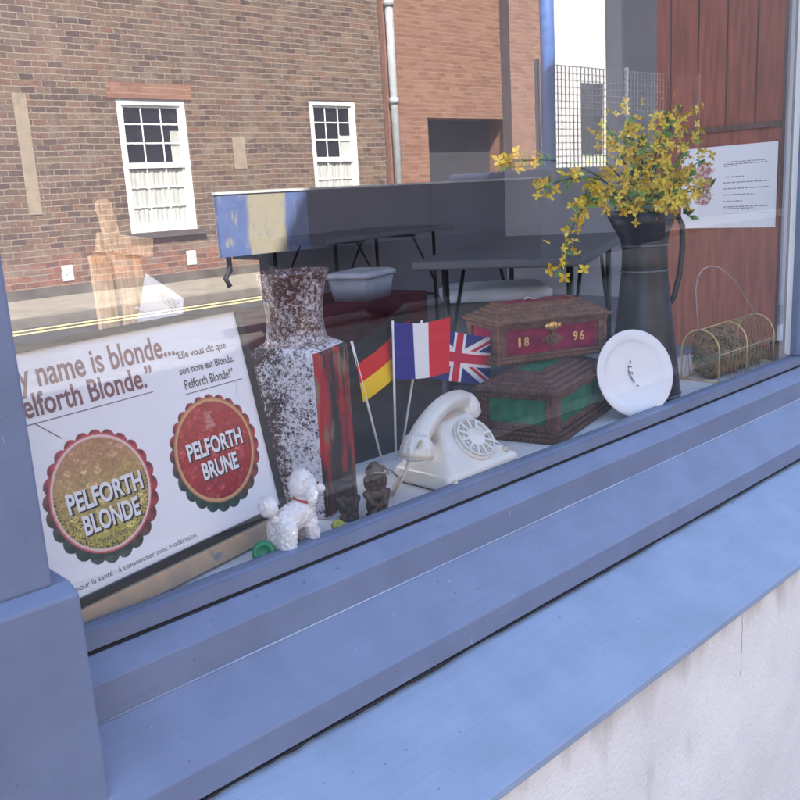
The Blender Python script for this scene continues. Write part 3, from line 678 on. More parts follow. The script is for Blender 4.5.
# tied paper tag
tg = thing('paper_tag', 'white paper tag tied by string to the easel above the poster', 'tag', (.575, .148, .40), 0)
pts = [back(p) for p in ((.5847, .15, .4145), (.642, .158, .3735), (.634, .150, .352), (.5607, .142, .352))]
mb = MB(); nrm = Vector((.05, -.99, .1))*.0008
mb.add([Vector(p) for p in pts]+[Vector(p)+nrm for p in pts], [(3, 2, 1, 0), (4, 5, 6, 7), (0, 1, 5, 4), (1, 2, 6, 5), (2, 3, 7, 6), (3, 0, 4, 7)])
card = obj('card', mb, M_paper, tg)
TM = Matrix.Translation(back((.600, .149, .389))) @ Matrix.Rotation(.62, 4, 'Y') @ Matrix.Rotation(PI/2, 4, 'X')
mb = MB(); random.seed(11)
for r in range(5):
    x = .002+.001*r
    while x < .036:
        L_ = random.uniform(.003, .007); mb.box(x, x+L_*.7, -r*.0036-.0006, -r*.0036, .0008, .0012, TM); x += L_*.7+.0012
obj('written_line', mb, M_ink, card)
obj('string', MB().tube([back(p) for p in ((.548, .15, .352), (.55, .142, .368), (.562, .140, .372), (.572, .144, .364), (.566, .142, .354), (.552, .140, .358), (.547, .145, .345))], .0016, 6), M_white, tg)

# ------------------------------------------------------------------ tall square vase
VL = Vector((.855, .189, 0)); VR = math.atan2(.443, .897)
vase = thing('ceramic_vase', 'tall square vase with speckled white side, red streaked side and round neck', 'vase', VL, VR)
def speckle(name, dark, light, scale, lo, hi, gx, gz, bump=.25):
    # light frit over a dark glaze: fine and coarse noise plus a drift along the face and up the wall
    m = mat(name, dark, .32, col2=light, scale=scale, lo=lo, hi=hi, bump=bump, bscale=scale*.7, spec=.5, coat=.2, detail=4)
    nt = m.node_tree; N = nt.nodes; L = nt.links; rp = N['Color Ramp']; src = rp.inputs[0].links[0].from_socket; tc = N['Texture Coordinate']
    n2 = N.new('ShaderNodeTexNoise'); n2.inputs['Scale'].default_value = 28; n2.inputs['Detail'].default_value = 5; L.new(tc.outputs['Object'], n2.inputs['Vector'])
    n3 = N.new('ShaderNodeTexNoise'); n3.inputs['Scale'].default_value = scale*.42; n3.inputs['Detail'].default_value = 2; L.new(tc.outputs['Object'], n3.inputs['Vector'])
    sp = N.new('ShaderNodeSeparateXYZ'); L.new(tc.outputs['Object'], sp.inputs[0])
    def ma(a, k, add):
        q = N.new('ShaderNodeMath'); q.operation = 'MULTIPLY_ADD'; q.inputs[1].default_value = k; L.new(a, q.inputs[0]); L.new(add, q.inputs[2]); return q.outputs[0]
    half = N.new('ShaderNodeMath'); half.operation = 'MULTIPLY'; half.inputs[1].default_value = .45; L.new(src, half.inputs[0])
    v = ma(n3.outputs['Fac'], .40, half.outputs[0]); v = ma(n2.outputs['Fac'], .30, v); v = ma(sp.outputs[1], gx, v); v = ma(sp.outputs[2], gz, v)
    L.new(v, rp.inputs[0]); return m
M_sp1 = speckle('white_on_brown_glaze', (.040, .017, .018), (.66, .67, .74), 330, .525, .645, -1.0, 0)
M_sp2 = speckle('brown_speckled_glaze', (.085, .032, .025), (.58, .55, .58), 360, .385, .53, 0, -.45)
def red_face():
    m = mat('red_black_glaze', (.014, .010, .010), .42, col2=(.36, .006, .012), scale=24, lo=.49, hi=.60, stretch=(1, 1, .22), bump=.2, spec=.3, coat=0, detail=9)
    nt = m.node_tree; N = nt.nodes; L = nt.links; b = N['Principled BSDF']; src = b.inputs['Base Color'].links[0].from_socket
    tc = N['Texture Coordinate']; mp = N.new('ShaderNodeMapping'); mp.inputs['Scale'].default_value = (1, 1, .12); mp.inputs['Location'].default_value = (.3, .2, .5); L.new(tc.outputs['Object'], mp.inputs[0])
    nz = N.new('ShaderNodeTexNoise'); nz.inputs['Scale'].default_value = 160; nz.inputs['Detail'].default_value = 4; L.new(mp.outputs[0], nz.inputs['Vector'])
    n3 = N.new('ShaderNodeTexNoise'); n3.inputs['Scale'].default_value = 14; L.new(tc.outputs['Object'], n3.inputs['Vector'])
    a = N.new('ShaderNodeMath'); a.operation = 'MULTIPLY'; L.new(nz.outputs['Fac'], a.inputs[0]); L.new(n3.outputs['Fac'], a.inputs[1])
    r = N.new('ShaderNodeMapRange'); r.inputs[1].default_value = .285; r.inputs[2].default_value = .36; L.new(a.outputs[0], r.inputs[0])
    x = N.new('ShaderNodeMix'); x.data_type = 'RGBA'; L.new(r.outputs[0], x.inputs[0]); L.new(src, x.inputs[6]); x.inputs[7].default_value = (.20, .15, .085, 1); L.new(x.outputs[2], b.inputs['Base Color']); return m
M_red = red_face()
NS = 64; hw = .0635
def sect(mix, hwz, r, z):                            # mix 0 = rounded square, 1 = circle
    out = []
    for i in range(NS):
        t = 2*PI*(i+.5)/NS; c, s = math.cos(t), math.sin(t)
        e = 14; q = (abs(c)**e+abs(s)**e)**(-1/e)
        rad = hwz*q*(1-mix)+r*mix; out.append((c*rad, s*rad, z))
    return out
bod = MB()
R_ = [sect(0, hw-.003, 0, 0), sect(0, hw, 0, .005), sect(0, hw, 0, .13), sect(0, hw, 0, .262), sect(0, hw-.004, 0, .268), sect(.15, hw-.012, .05, .274)]
bod.rings(R_, cap0=True, cap1=False)
bo = obj('body', bod, [M_sp1, M_red], vase, False)
for p in bo.data.polygons:
    c = p.center
    if c.y < -.85*abs(c.x) and .003 < c.z < .266: p.material_index = 1
for p in bo.data.polygons: p.use_smooth = p.normal.z > .3
nk = MB()
nk.rings([sect(.15, hw-.012, .05, .274), sect(.5, hw-.018, .043, .281), sect(.85, .046, .046, .295), sect(1, 0, .0450, .315), sect(1, 0, .0475, .345), sect(1, 0, .053, .370), sect(1, 0, .0585, .386), sect(1, 0, .0595, .390),
          sect(1, 0, .057, .390), sect(1, 0, .051, .372), sect(1, 0, .042, .340), sect(1, 0, .033, .300)], cap0=False, cap1=True)
obj('neck', nk, M_sp2, vase, False)

# ------------------------------------------------------------------ poodle, marbles, carved figures
pd = thing('poodle_ornament', 'white china poodle with a red collar at the window edge', 'figurine', (.712, .040, 0), .02); pd.scale = (.82, .94, .95)
parts = [((-.032, .013, .006), (.010, .008, .006)), ((-.032, -.013, .006), (.010, .008, .006)),
         ((-.031, .012, .014), (-.026, .011, .046), .0150, .0185), ((-.031, -.012, .014), (-.026, -.011, .046), .0150, .0185),
         ((-.022, 0, .056), (.020, 0, .064), .0195, .0225), ((.034, .012, .008), (.026, .010, .045), .0105, .014), ((.034, -.012, .008), (.026, -.010, .045), .0105, .014),
         ((.037, .012, .005), (.011, .008, .005)), ((.037, -.012, .005), (.011, .008, .005)),
         ((.026, 0, .070), (.030, 0, .088), .017, .014), ((.030, 0, .102), (.021, .021, .021)), ((.024, 0, .114), (.019, .019, .016)), ((.014, 0, .104), (.014, .016, .016)),
         ((.046, 0, .094), (.064, 0, .090), .0105, .0080), ((.064, 0, .0895), (.0090, .0095, .0075)), ((.026, .021, .092), (.011, .009, .019)), ((.026, -.021, .092), (.011, .009, .019)),
         ((-.042, 0, .066), (-.049, 0, .081), .006, .006), ((-.052, 0, .088), .0165)]
me = blob(parts, .0019, 2)
def curls(c):
    q = 1.3*abs(noise.noise(c*150))+.7*abs(noise.noise(c*290))-.4
    w = .15 if (c.x > .049 and c.z > .07) else (.55 if c.z > .075 else .75)
    return .0042*q*w
displace(me, curls)
M_china = mat('white_china', (.78, .77, .76), .35, var=.05, scale=40)
pb_ = link('body', me, M_china, pd, False)
obj('collar', MB().tube([(.0285+.0195*math.cos(t), .0195*math.sin(t), .0790-.004*math.cos(t)) for t in [2*PI*i/24 for i in range(25)]], .0024, 8, caps=False), mat('red_collar', (.45, .02, .03), .4), pd, False)
for s in (1, -1):
    obj('eye', MB().lathe([(.0001, -.0018), (.0015, -.001), (.0018, 0), (.0015, .001), (.0001, .0018)], 10, (.0515, .0095*s, .103)), M_black, pd, False)
obj('nose', MB().lathe([(.0001, -.0025), (.002, -.0015), (.0026, 0), (.002, .0015), (.0001, .0025)], 10, (.0735, 0, .0925)), M_black, pd, False)

def cap_thing(name, label, loc, r, col, tilt):
    o = obj(name, MB().lathe([(0, 0), (r, 0), (r, .004), (r*.92, .0075), (r*.55, .0075), (r*.5, .0045), (.0, .0045)], 28, M=Matrix.Translation((0, 0, r*abs(math.sin(tilt[0])))) @ Matrix.Rotation(tilt[1], 4, 'Z') @ Matrix.Rotation(tilt[0], 4, 'X')), mat(name+'_plastic', col, .35))
    o.location = loc; return tag(o, label, 'bottle cap')
cap_thing('bottle_cap', 'bright green plastic bottle cap standing on edge behind the poodle', (.662, .048, 0), .017, (.01, .25, .10), (1.15, -.7))
cap_thing('bottle_cap', 'yellow green bottle cap in front of the carved figures', (.800, .050, 0), .013, (.42, .42, .06), (.75, .3))
cap_thing('bottle_cap', 'dark blue bottle cap between the legs of the poodle', (.738, .078, 0), .014, (.03, .08, .30), (.7, .2))

M_carve = mat('dark_carved_wood', (.020, .013, .011), .5, col2=(.05, .03, .022), scale=45, bump=.6, bscale=110)
M_carve2 = mat('brown_carved_wood', (.026, .016, .012), .45, col2=(.10, .058, .036), scale=40, bump=.6, bscale=110)
def figure(label, loc, rz, H, m, kind):
    k = H/.09
    P = [((0, 0, .005*k), (.019*k, .016*k, .006*k)), ((0, 0, .02*k), (.0185*k, .016*k, .017*k)), ((0, -.002*k, .038*k), (.017*k, .014*k, .016*k)),
         ((-.017*k, -.004*k, .042*k), (-.010*k, -.014*k, .026*k), .006*k, .005*k), ((.017*k, -.004*k, .042*k), (.010*k, -.014*k, .026*k), .006*k, .005*k),
         ((-.010*k, -.013*k, .012*k), (.007*k, .008*k, .007*k)), ((.010*k, -.013*k, .012*k), (.007*k, .008*k, .007*k)),
         ((0, -.001*k, .062*k), (.0145*k, .014*k, .018*k)), ((0, -.014*k, .060*k), (.003*k, .004*k, .006*k)), ((0, -.012*k, .067*k), (.011*k, .004*k, .0028*k)),
         ((0, -.013*k, .052*k), (.007*k, .003*k, .002*k))]
    if kind: P += [((0, 0, .078*k), (.0155*k, .0145*k, .009*k)), ((0, 0, .086*k), (.009*k, .009*k, .006*k)), ((-.0155*k, 0, .06*k), (.004*k, .006*k, .011*k)), ((.0155*k, 0, .06*k), (.004*k, .006*k, .011*k))]
    else: P += [((0, 0, .079*k), (.016*k, .015*k, .006*k)), ((0, 0, .086*k), (.012*k, .012*k, .005*k))]
    me = blob(P, .0016*k, 2); displace(me, lambda c: .0007*noise.noise(c*260)+.0005*noise.noise(c*520))
    r = thing('carved_figure', label, 'figurine', loc, rz); link('body', me, m, r, False); return r
f1 = figure('darker squat carved wooden figure beside the vase foot', (.850, .083, 0), -.55, .078, M_carve, 0)
f2 = figure('taller brown carved wooden figure with cord round its head, left of the telephone', (.886, .056, 0), -.45, .090, M_carve2, 1)
cd = [(.893+.019*math.cos(t)+.002*math.sin(3*t), .058+.019*math.sin(t), .074+.004*math.sin(2*t)) for t in [i*.35 for i in range(38)]]
cd += [(.91, .075, .072), (.935, .09, .062), (.96, .10, .05), (.985, .11, .03)]
tag(obj('cord', MB().tube(cd, .0016, 6), mat('tan_cord', (.30, .22, .14), .9)), 'thin tan cord looped over the brown carved figure', 'cord')

# ------------------------------------------------------------------ telephone
ph = thing('rotary_telephone', 'cream white rotary dial telephone standing before the little flags', 'telephone', (1.027, .031, 0), .031)
def rrect(x0, x1, y0, y1, z, r=.012, n=5, zt=0):
    pts = []
    for cx, cy, a0 in ((x1-r, y1-r, 0), (x0+r, y1-r, PI/2), (x0+r, y0+r, PI), (x1-r, y0+r, 1.5*PI)):
        for k in range(n+1):
            x = cx+r*math.cos(a0+k*PI/2/n); y = cy+r*math.sin(a0+k*PI/2/n); pts.append((x, y, z+zt*(y-y0)/(y1-y0)))
    return pts
M_cream = mat('ivory_bakelite', (.66, .65, .60), .3, var=.04, scale=20, coat=.2)
M_cream2 = mat('yellowed_ivory', (.58, .52, .40), .35, var=.08, scale=30)
b_ = MB()
b_.rings([rrect(.002, .194, .002, .131, .004), rrect(0, .196, 0, .133, .010), rrect(0, .196, 0, .133, .026), rrect(.004, .192, .004, .130, .032), rrect(.014, .182, .010, .128, .036),
          rrect(.026, .170, .024, .127, .052), rrect(.038, .158, .042, .125, .072), rrect(.044, .152, .058, .122, .088), rrect(.048, .148, .064, .120, .100), rrect(.054, .142, .070, .116, .106)], cap0=True, cap1=True)
pbody = obj('body', b_, M_cream, ph, False)
obj('base_plate', MB().rings([rrect(.006, .190, .006, .127, 0), rrect(.006, .190, .006, .127, .0045)]), M_matblack, ph, False)
# dial on the front slope
sl = math.atan2(.050, .052)
DM = Matrix.Translation((.112, .038, .0665)) @ Matrix.Rotation(sl+.05, 4, 'X')
dl = obj('dial', MB().lathe([(.0, -.004), (.043, -.004), (.044, .001), (.0435, .004), (.040, .0055), (.0, .0055)], 48, M=DM), M_cream, ph, False)
fw = MB(); ro, ri = .0385, .0175
fw.lathe([(.0, .0105), (ri, .0105), (ri+.002, .0095), (ri+.002, .0065), (0, .0065)], 40, M=DM)
fw.lathe([(ro+.001, .0065), (ro+.001, .0105), (ro-.0025, .0105), (ro-.0025, .0065)], 48, M=DM)
for k in range(11):                                  # webs between the ten finger holes
    a = .9+k*2*PI/11.6
    M_ = DM @ Matrix.Rotation(a, 4, 'Z'); fw.box(ri+.001, ro-.002, -.0022, .0022, .0066, .0104, M_)
obj('finger_wheel', fw, M_cream, dl, False)
nm = MB()
for k in range(10):
    a = .9+(k+.5)*2*PI/11.6; c = Vector((math.cos(a)*.0285, math.sin(a)*.0285, 0))
    text_mb(nm, str((10-k) % 10), (c.x-.0028, c.x+.0028, c.y-.004, c.y+.004), DM, z=.0058)
obj('numeral', nm, M_ink, dl, False)
obj('finger_stop', MB().bar(DM @ Vector((.030, -.024, .011)), DM @ Vector((.040, -.031, .010)), .004, .002), mat('chrome', (.6, .6, .6), .2, metal=1), dl, False)
# cradle prongs and handset
for x, y in ((.040, .080), (.150, .102)):
    cr = MB(); cr.rings([rrect(x-.010, x+.010, y-.014, y+.014, .082, .006), rrect(x-.009, x+.009, y-.013, y+.013, .108, .006), rrect(x-.006, x+.006, y-.010, y+.010, .116, .005)])
    obj('cradle', cr, M_cream2, ph, False)
A = Vector((-.044, .026, .101)); B = Vector((.160, .098, .118))
pts = [A.lerp(B, t) + Vector((0, 0, .025*math.sin(PI*min(1, max(0, t)))**.7)) for t in [i/12 for i in range(13)]]
P = [(pts[i], pts[i+1], .0190-.0025*math.sin(PI*i/12), .0190-.0025*math.sin(PI*(i+1)/12)) for i in range(12)]
d = (B-A).normalized()
for c, s in ((A, -1), (B, 1)):
    ax = (Vector((0, 0, -1))+d*s*.25).normalized()
    for q, r in ((-.006, .022), (.002, .0265), (.010, .0295), (.018, .0300), (.024, .0295)):
        e = ax*q+c
        # a flat round slice of the cup, built from small balls round its rim
        t1 = ax.orthogonal().normalized(); t2 = ax.cross(t1)
        for k in range(14): P.append(((e+(t1*math.cos(k*PI/7)+t2*math.sin(k*PI/7))*(r-.006)), .006))
        P.append((e, (r-.008, r-.008, .006)))
me = blob(P, .0020, 14)
hs = link('handset', me, M_cream, ph, False)
mb = MB(); ax = (Vector((0, 0, -1))-d*.25).normalized(); q = ax.to_track_quat('Z', 'Y').to_matrix().to_4x4(); q.translation = A
mb.lathe([(.0292, .0180), (.0308, .0195), (.0308, .0225), (.0290, .0245)], 32, M=q, cap0=False)
obj('cup_ring', mb, M_cream2, hs, False)
obj('speech_slot', MB().bar(A+Vector((-.022, -.021, -.002)), A+Vector((-.014, -.024, .010)), .007, .004), M_cream2, hs, False)
for x, y, z in ((.012, -.002, .016), (.168, .012, .036)):
    obj('knob', MB().lathe([(0, 0), (.006, 0), (.0055, .006), (.003, .008), (0, .008)], 16, (x, y, z)), M_cream2, ph, False)
obj('handset_cord', MB().tube([(A.x-.01, A.y+.002, A.z-.012), (-.075, .03, .05), (-.085, .05, .016), (-.06, .075, .006), (-.03, .10, .008), (-.004, .11, .014)], .0028, 8), M_cream2, ph, False)

# ------------------------------------------------------------------ three paper flags
def flag(label, foot, top, hoist_bl, hoist_tl, fly, colour, waves, seed):
    t = thing('table_flag', label, 'flag', foot, 0, 'three little flags on white sticks')
    obj('stick', MB().tube([foot, top], .0024, 8), M_white, t)
    bl, tl, fl = Vector(hoist_bl), Vector(hoist_tl), Vector(fly)
    def pos(U, V):
        w = waves*np.sin(U*4.6+seed+V*.7)*U
        P = [bl[i]+(tl[i]-bl[i])*V+fl[i]*U for i in range(3)]
        P[1] = P[1]-w; P[2] = P[2]+.35*w-.004*np.sin(U*PI)*1; return P
    colour_grid('cloth', 150, 100, pos, colour, M_flag, t)
Cb, Cw, Cr = srgb(44, 40, 128), srgb(225, 225, 228), srgb(206, 34, 48)
def fr_col(U, V):
    c = np.empty(U.shape+(3,)); c[:] = Cw; c[U < .36] = Cb; c[U > .66] = Cr; return c
def de_col(U, V):
    c = np.empty(U.shape+(3,)); c[:] = srgb(204, 36, 30); c[V > .665] = (.012, .012, .014); c[V < .335] = srgb(236, 196, 20); return c
def uk_col(U, V):
    x = (U-.5)*2; y = (V-.5)
    c = np.empty(U.shape+(3,)); c[:] = srgb(42, 52, 120)
    # 2:1 field, x in -1..1, y in -.5..5
    for sgn in (1, -1):
        dd = (y-sgn*x*.5)/math.sqrt(1.25); c[np.abs(dd) < .10] = Cw
    for sgn in (1, -1):
        dd = (y-sgn*x*.5)/math.sqrt(1.25); off = dd*np.sign(x)*sgn
        c[(np.abs(dd) < .068) & ((off < 0) if sgn > 0 else (off < 0))] = srgb(190, 40, 66)
    c[(np.abs(x) < .165) | (np.abs(y) < .165)] = Cw
    c[(np.abs(x) < .10) | (np.abs(y) < .10)] = srgb(192, 38, 66)
    return c
flag('small German flag of black, red and gold bands on a white stick', (1.091, .266, 0), (1.035, .266, .243), (1.0515, .264, .126), (1.0365, .264, .236), (.150, .006, .062), de_col, .010, .6)
flag('small French tricolour flag standing tallest between the other two', (1.119, .258, 0), (1.130, .256, .268), (1.1265, .254, .156), (1.1295, .254, .264), (.136, -.012, -.008), fr_col, .010, 1.6)
flag('small Union Jack flag on the stick nearest the wooden boxes', (1.163, .288, 0), (1.237, .286, .252), (1.205, .283, .146), (1.232, .283, .243), (.216, -.010, -.054), uk_col, .006, .2)
tag(obj('backdrop', MB().box(.96, 1.30, .300, .311, 0, .16), M_matblack), 'plain black board added for the dark void behind the flags and the telephone', 'backdrop')  # black sheet put where the room behind is only dark

# ------------------------------------------------------------------ two chip-carved wooden boxes
M_chip = mat('chip_carved_wood', (.092, .040, .026), .55, var=.3, scale=60, bump=.2)
M_chip2 = mat('lighter_chip_carved_wood', (.150, .070, .040), .55, var=.3, scale=60, bump=.2)
M_maroon = mat('maroon_velvet', (.20, .008, .045), .8, var=.3, scale=30, spec=.2)
M_green = mat('green_velvet', (.010, .12, .062), .8, var=.3, scale=30, spec=.2)
M_brass = mat('brass', (.62, .40, .13), .35, metal=.8, var=.1)
def notches(mb, a, b, n, nrm, w, h):                 # a row of little pyramids from a to b on a face with normal nrm
    a, b, nrm = Vector(a), Vector(b), Vector(nrm).normalized(); d = (b-a)/n; up = nrm.cross(d).normalized()*w/2
    for i in range(n):
        p = a+d*i; c = p+d*.5+nrm*h
        mb.add([p-up, p+d-up, p+d+up, p+up, c], [(0, 1, 4), (1, 2, 4), (2, 3, 4), (3, 0, 4)])
def faces(w, d): return [((0, 0), (w, 0), (0, -1, 0)), ((w, 0), (w, d), (1, 0, 0)), ((w, d), (0, d), (0, 1, 0)), ((0, d), (0, 0), (-1, 0, 0))]
def frame_rows(mb, w, d, off, zs, step, sz, h):
    for (a, b, n) in faces(w, d):
        a2 = Vector((a[0]+n[0]*off, a[1]+n[1]*off, 0)); b2 = Vector((b[0]+n[0]*off, b[1]+n[1]*off, 0))
        cnt = max(4, int((b2-a2).length/step))
        for z in zs: notches(mb, a2+Vector((0, 0, z)), b2+Vector((0, 0, z)), cnt, n, sz, h)
def post_cols(mb, w, d, off, z0, z1, inset, step, sz, h):
    for (a, b, n) in faces(w, d):
        a, b, n = Vector((*a, 0)), Vector((*b, 0)), Vector(n); t = (b-a).normalized()
        for q in (a+t*inset, b-t*inset):
            p = q+n*off; notches(mb, p+Vector((0, 0, z0)), p+Vector((0, 0, z1)), max(2, int((z1-z0)/step)), n, sz, h)
def carved_box(label, loc, rz, w, d, H, lidh, inset, wood, velvet, kind):
    t = thing('carved_wooden_box', label, 'box', loc, rz)
    e = .006
    mb = MB()
    base = .016 if kind else .020
    mb.box(-e-.004, w+e+.004, -e-.004, d+e+.004, 0, base*.55); mb.box(-e, w+e, -e, d+e, base*.55+.0003, base)
    mb.box(0, w, 0, d, base+.0003, H)
    pw = .017
    for x0, x1 in ((-e+.001, pw), (w-pw, w+e-.001)):
        for y0, y1 in ((-e+.001, pw), (d-pw, d+e-.001)): mb.box(x0, x1, y0, y1, base+.0004, H-.011)
    mb.box(-e, w+e, -e, d+e, H-.0108, H)
    frame_rows(mb, w, d, e+.004, [base*.28], .0085, .0085, .006)
    frame_rows(mb, w, d, e, [base*.78], .0065, .006, .003)
    frame_rows(mb, w, d, e, [H-.0055], .0065, .009, .004)
    post_cols(mb, w, d, e-.001, base+.001, H-.012, pw*.30, .0065, .0075, .0035)
    post_cols(mb, w, d, e-.001, base+.001, H-.012, pw*.80, .0065, .006, .003)
    if not kind:
        for (a, b, n) in faces(w, d):                # zig-zag lower rail in front of the panels
            a, b, n = Vector((*a, 0)), Vector((*b, 0)), Vector(n); t_ = (b-a).normalized()
            for z in (base+.004, base+.010): notches(mb, a+t_*pw+n*.001+Vector((0, 0, z)), b-t_*pw+n*.001+Vector((0, 0, z)), int(((b-a).length-2*pw)/.0065), n, .0065, .004)
    obj('carcass', mb, wood, t, False)
    for (a, b, n) in faces(w, d):
        a, b, n = Vector((*a, 0)), Vector((*b, 0)), Vector(n); t_ = (b-a).normalized()
        p = [a+t_*(pw+.004), b-t_*(pw+.004)]; z0 = base+(.002 if kind else .016); z1 = H-.0125
        m2 = MB(); q = [p[0]+Vector((0, 0, z0)), p[1]+Vector((0, 0, z0)), p[1]+Vector((0, 0, z1)), p[0]+Vector((0, 0, z1))]
        m2.add([v+n*.0002 for v in q]+[v+n*.0014 for v in q], [(3, 2, 1, 0), (4, 5, 6, 7), (0, 1, 5, 4), (1, 2, 6, 5), (2, 3, 7, 6), (3, 0, 4, 7)])
        obj('velvet_panel', m2, velvet, t, False)
    # lid: overhanging eave, sloped sides in carved steps, flat top with a velvet field
    L_ = MB(); o = .012
    L_.box(-o, w+o, -o, d+o, H+.0012, H+.007)
    frame_rows(L_, w, d, o, [H+.0041], .0085, .0058, .0055)
    steps = 4
    for k in range(steps):
        i0 = -o+.004+(inset+o)*k/steps; i1 = -o+.004+(inset+o)*(k+.75)/steps; z0 = H+.0071+(lidh-.010)*k/steps; z1 = H+.0071+(lidh-.010)*(k+1)/steps-.0002
        L_.frustum((i0, w-i0, i0, d-i0), z0, (i1, w-i1, i1, d-i1), z1)
        for (a, b, n) in faces(w, d):
            a, b, n = Vector((*a, 0)), Vector((*b, 0)), Vector(n); t_ = (b-a).normalized(); im = (i0+i1)/2
            dz = z1-z0; di = i1-i0; sn = (n*dz+Vector((0, 0, 1))*di).normalized()
            notches(L_, a+t_*im-n*im+Vector((0, 0, (z0+z1)/2)), b-t_*im-n*im+Vector((0, 0, (z0+z1)/2)), max(4, int(((b-a).length-2*im)/.0065)), sn, math.hypot(dz, di)*.95, .003)
    zt = H+lidh-.003; it = inset+.002
    L_.box(it, w-it, it, d-it, zt-.001, zt+.003)
    lid = obj('lid', L_, wood, t, False)
    obj('lid_panel', MB().box(it+.014, w-it-.014, it+.014, d-it-.014, zt+.0031, zt+.0045), velvet, lid, False)
    m3 = MB()
    for (a, b, n) in faces(w-2*it, d-2*it):
        a = Vector((a[0]+it, a[1]+it, zt+.0031)); b = Vector((b[0]+it, b[1]+it, zt+.0031)); nn = Vector(n)
        notches(m3, a-nn*.006, b-nn*.006, max(4, int((b-a).length/.0065)), (0, 0, 1), .009, .003)
    obj('lid_edging', m3, wood, lid, False)
    return t, lid
LM_ = Matrix.Translation((1.384, .085, 0)) @ Matrix.Rotation(math.atan2(.256, .967), 4, 'Z')
lowb, lowlid = carved_box('lower chip-carved wooden box with green velvet panels', (1.378, .072, .0002), math.atan2(.256, .967), .300, .163, .098, .034, .040, M_chip, M_green, 0)
upb, uplid = carved_box('upper chip-carved wooden box with maroon velvet and gilt numerals, on the green one', (1.417, .245, .1345), -.415, .255, .140, .083, .036, .032, M_chip2, M_maroon, 1)
FM = Matrix(((1, 0, 0, 0), (0, 0, -1, -.0016), (0, 1, 0, 0), (0, 0, 0, 1)))       # front face: X right, Y up, Z out
M_gilt = mat('gilt', (.62, .44, .16), .4, metal=.3)
for s_, x in (('1', .046), ('8', .060), ('9', .178), ('6', .194)):
    mb = MB(); text_mb(mb, s_, (x, x+(.006 if s_ == '1' else .011), .034, .054), FM, bold=.015, z=.0004); obj('numeral', mb, M_gilt, upb, False)
K = MB(); K.lathe([(.0, .006), (.006, .0055), (.012, .003), (.0125, .001)], 20, M=FM @ Matrix.Translation((.127, .072, .004)))
for s in (-1, 1): K.lathe([(.0, .004), (.006, .003), (.007, .001)], 14, M=FM @ Matrix.Translation((.127+s*.014, .072, .004)))
es = obj('escutcheon', K, M_brass, upb, False)
obj('keyhole', MB().box(.1258, .1282, .066, .075, .0098, .0108, FM), M_black, es, False)
dmd = MB()
for k, s in enumerate((.022, .016, .010)):
    z0 = .001+k*.004; q = [FM @ Vector((.127+a*s*1.25, .044+b*s*.72, z0+c)) for c in (0, .0036) for a, b in ((-1, 0), (0, -1), (1, 0), (0, 1))]
    dmd.add(q, [(3, 2, 1, 0), (4, 5, 6, 7), (0, 1, 5, 4), (1, 2, 6, 5), (2, 3, 7, 6), (3, 0, 4, 7)])
obj('diamond_boss', dmd, M_chip2, upb, False)
obj('lid_pull', MB().tube([(.10, .07, .1215), (.107, .07, .128), (.116, .072, .124), (.128, .07, .1225), (.14, .073, .124)], .002, 8), mat('tin', (.6, .6, .62), .3, metal=.8), uplid, False)

# ------------------------------------------------------------------ plate
nh = Vector((math.cos(math.radians(246)), math.sin(math.radians(246)), 0)); be = .27
nz_ = (nh*math.cos(be)+Vector((0, 0, math.sin(be)))).normalized(); upv = (Vector((0, 0, 1))*math.cos(be)-nh*math.sin(be)).normalized()
RP = .0945
cen = Vector((1.646, .048, .0015))+upv*RP
rx = upv.cross(nz_).normalized()
QM = Matrix((rx, upv, nz_)).transposed().to_4x4(); QM.translation = cen
plate = thing('dinner_plate', 'round white plate leaning on edge in front of the black jug', 'plate', (1.646, .048, 0), 0)
pl = MB(); pl.lathe([(0, -.008), (.055, -.008), (.066, -.003), (RP-.002, .0055), (RP, .0075), (RP-.002, .009), (.071, .0018), (.064, -.0015), (.0, -.0025)], 64, M=QM)
plb = obj('dish', pl, mat('white_glazed_china', (.76, .78, .80), .22, var=.02, coat=.3), plate)
mb = MB()
mb.tube([QM @ Vector(p) for p in ((-.004, .030, 0), (-.002, .026, 0), (-.006, .022, 0))], .0011, 5)
mb.tube([QM @ Vector(p) for p in ((-.010, .018, 0), (-.011, .006, 0), (-.008, -.006, 0), (-.004, -.014, 0), (-.001, -.020, 0))], .0012, 5)
mb.tube([QM @ Vector(p) for p in ((-.009, .016, 0), (-.002, .014, 0))], .0009, 5)
mb.tube([QM @ Vector(p) for p in ((-.007, .004, 0), (-.001, .002, 0), (-.004, -.002, 0))], .0009, 5)
mb.tube([QM @ Vector(p) for p in ((.004, -.026, 0), (.008, -.028, 0))], .0013, 5)
obj('black_scribble', mb, M_ink, plb)

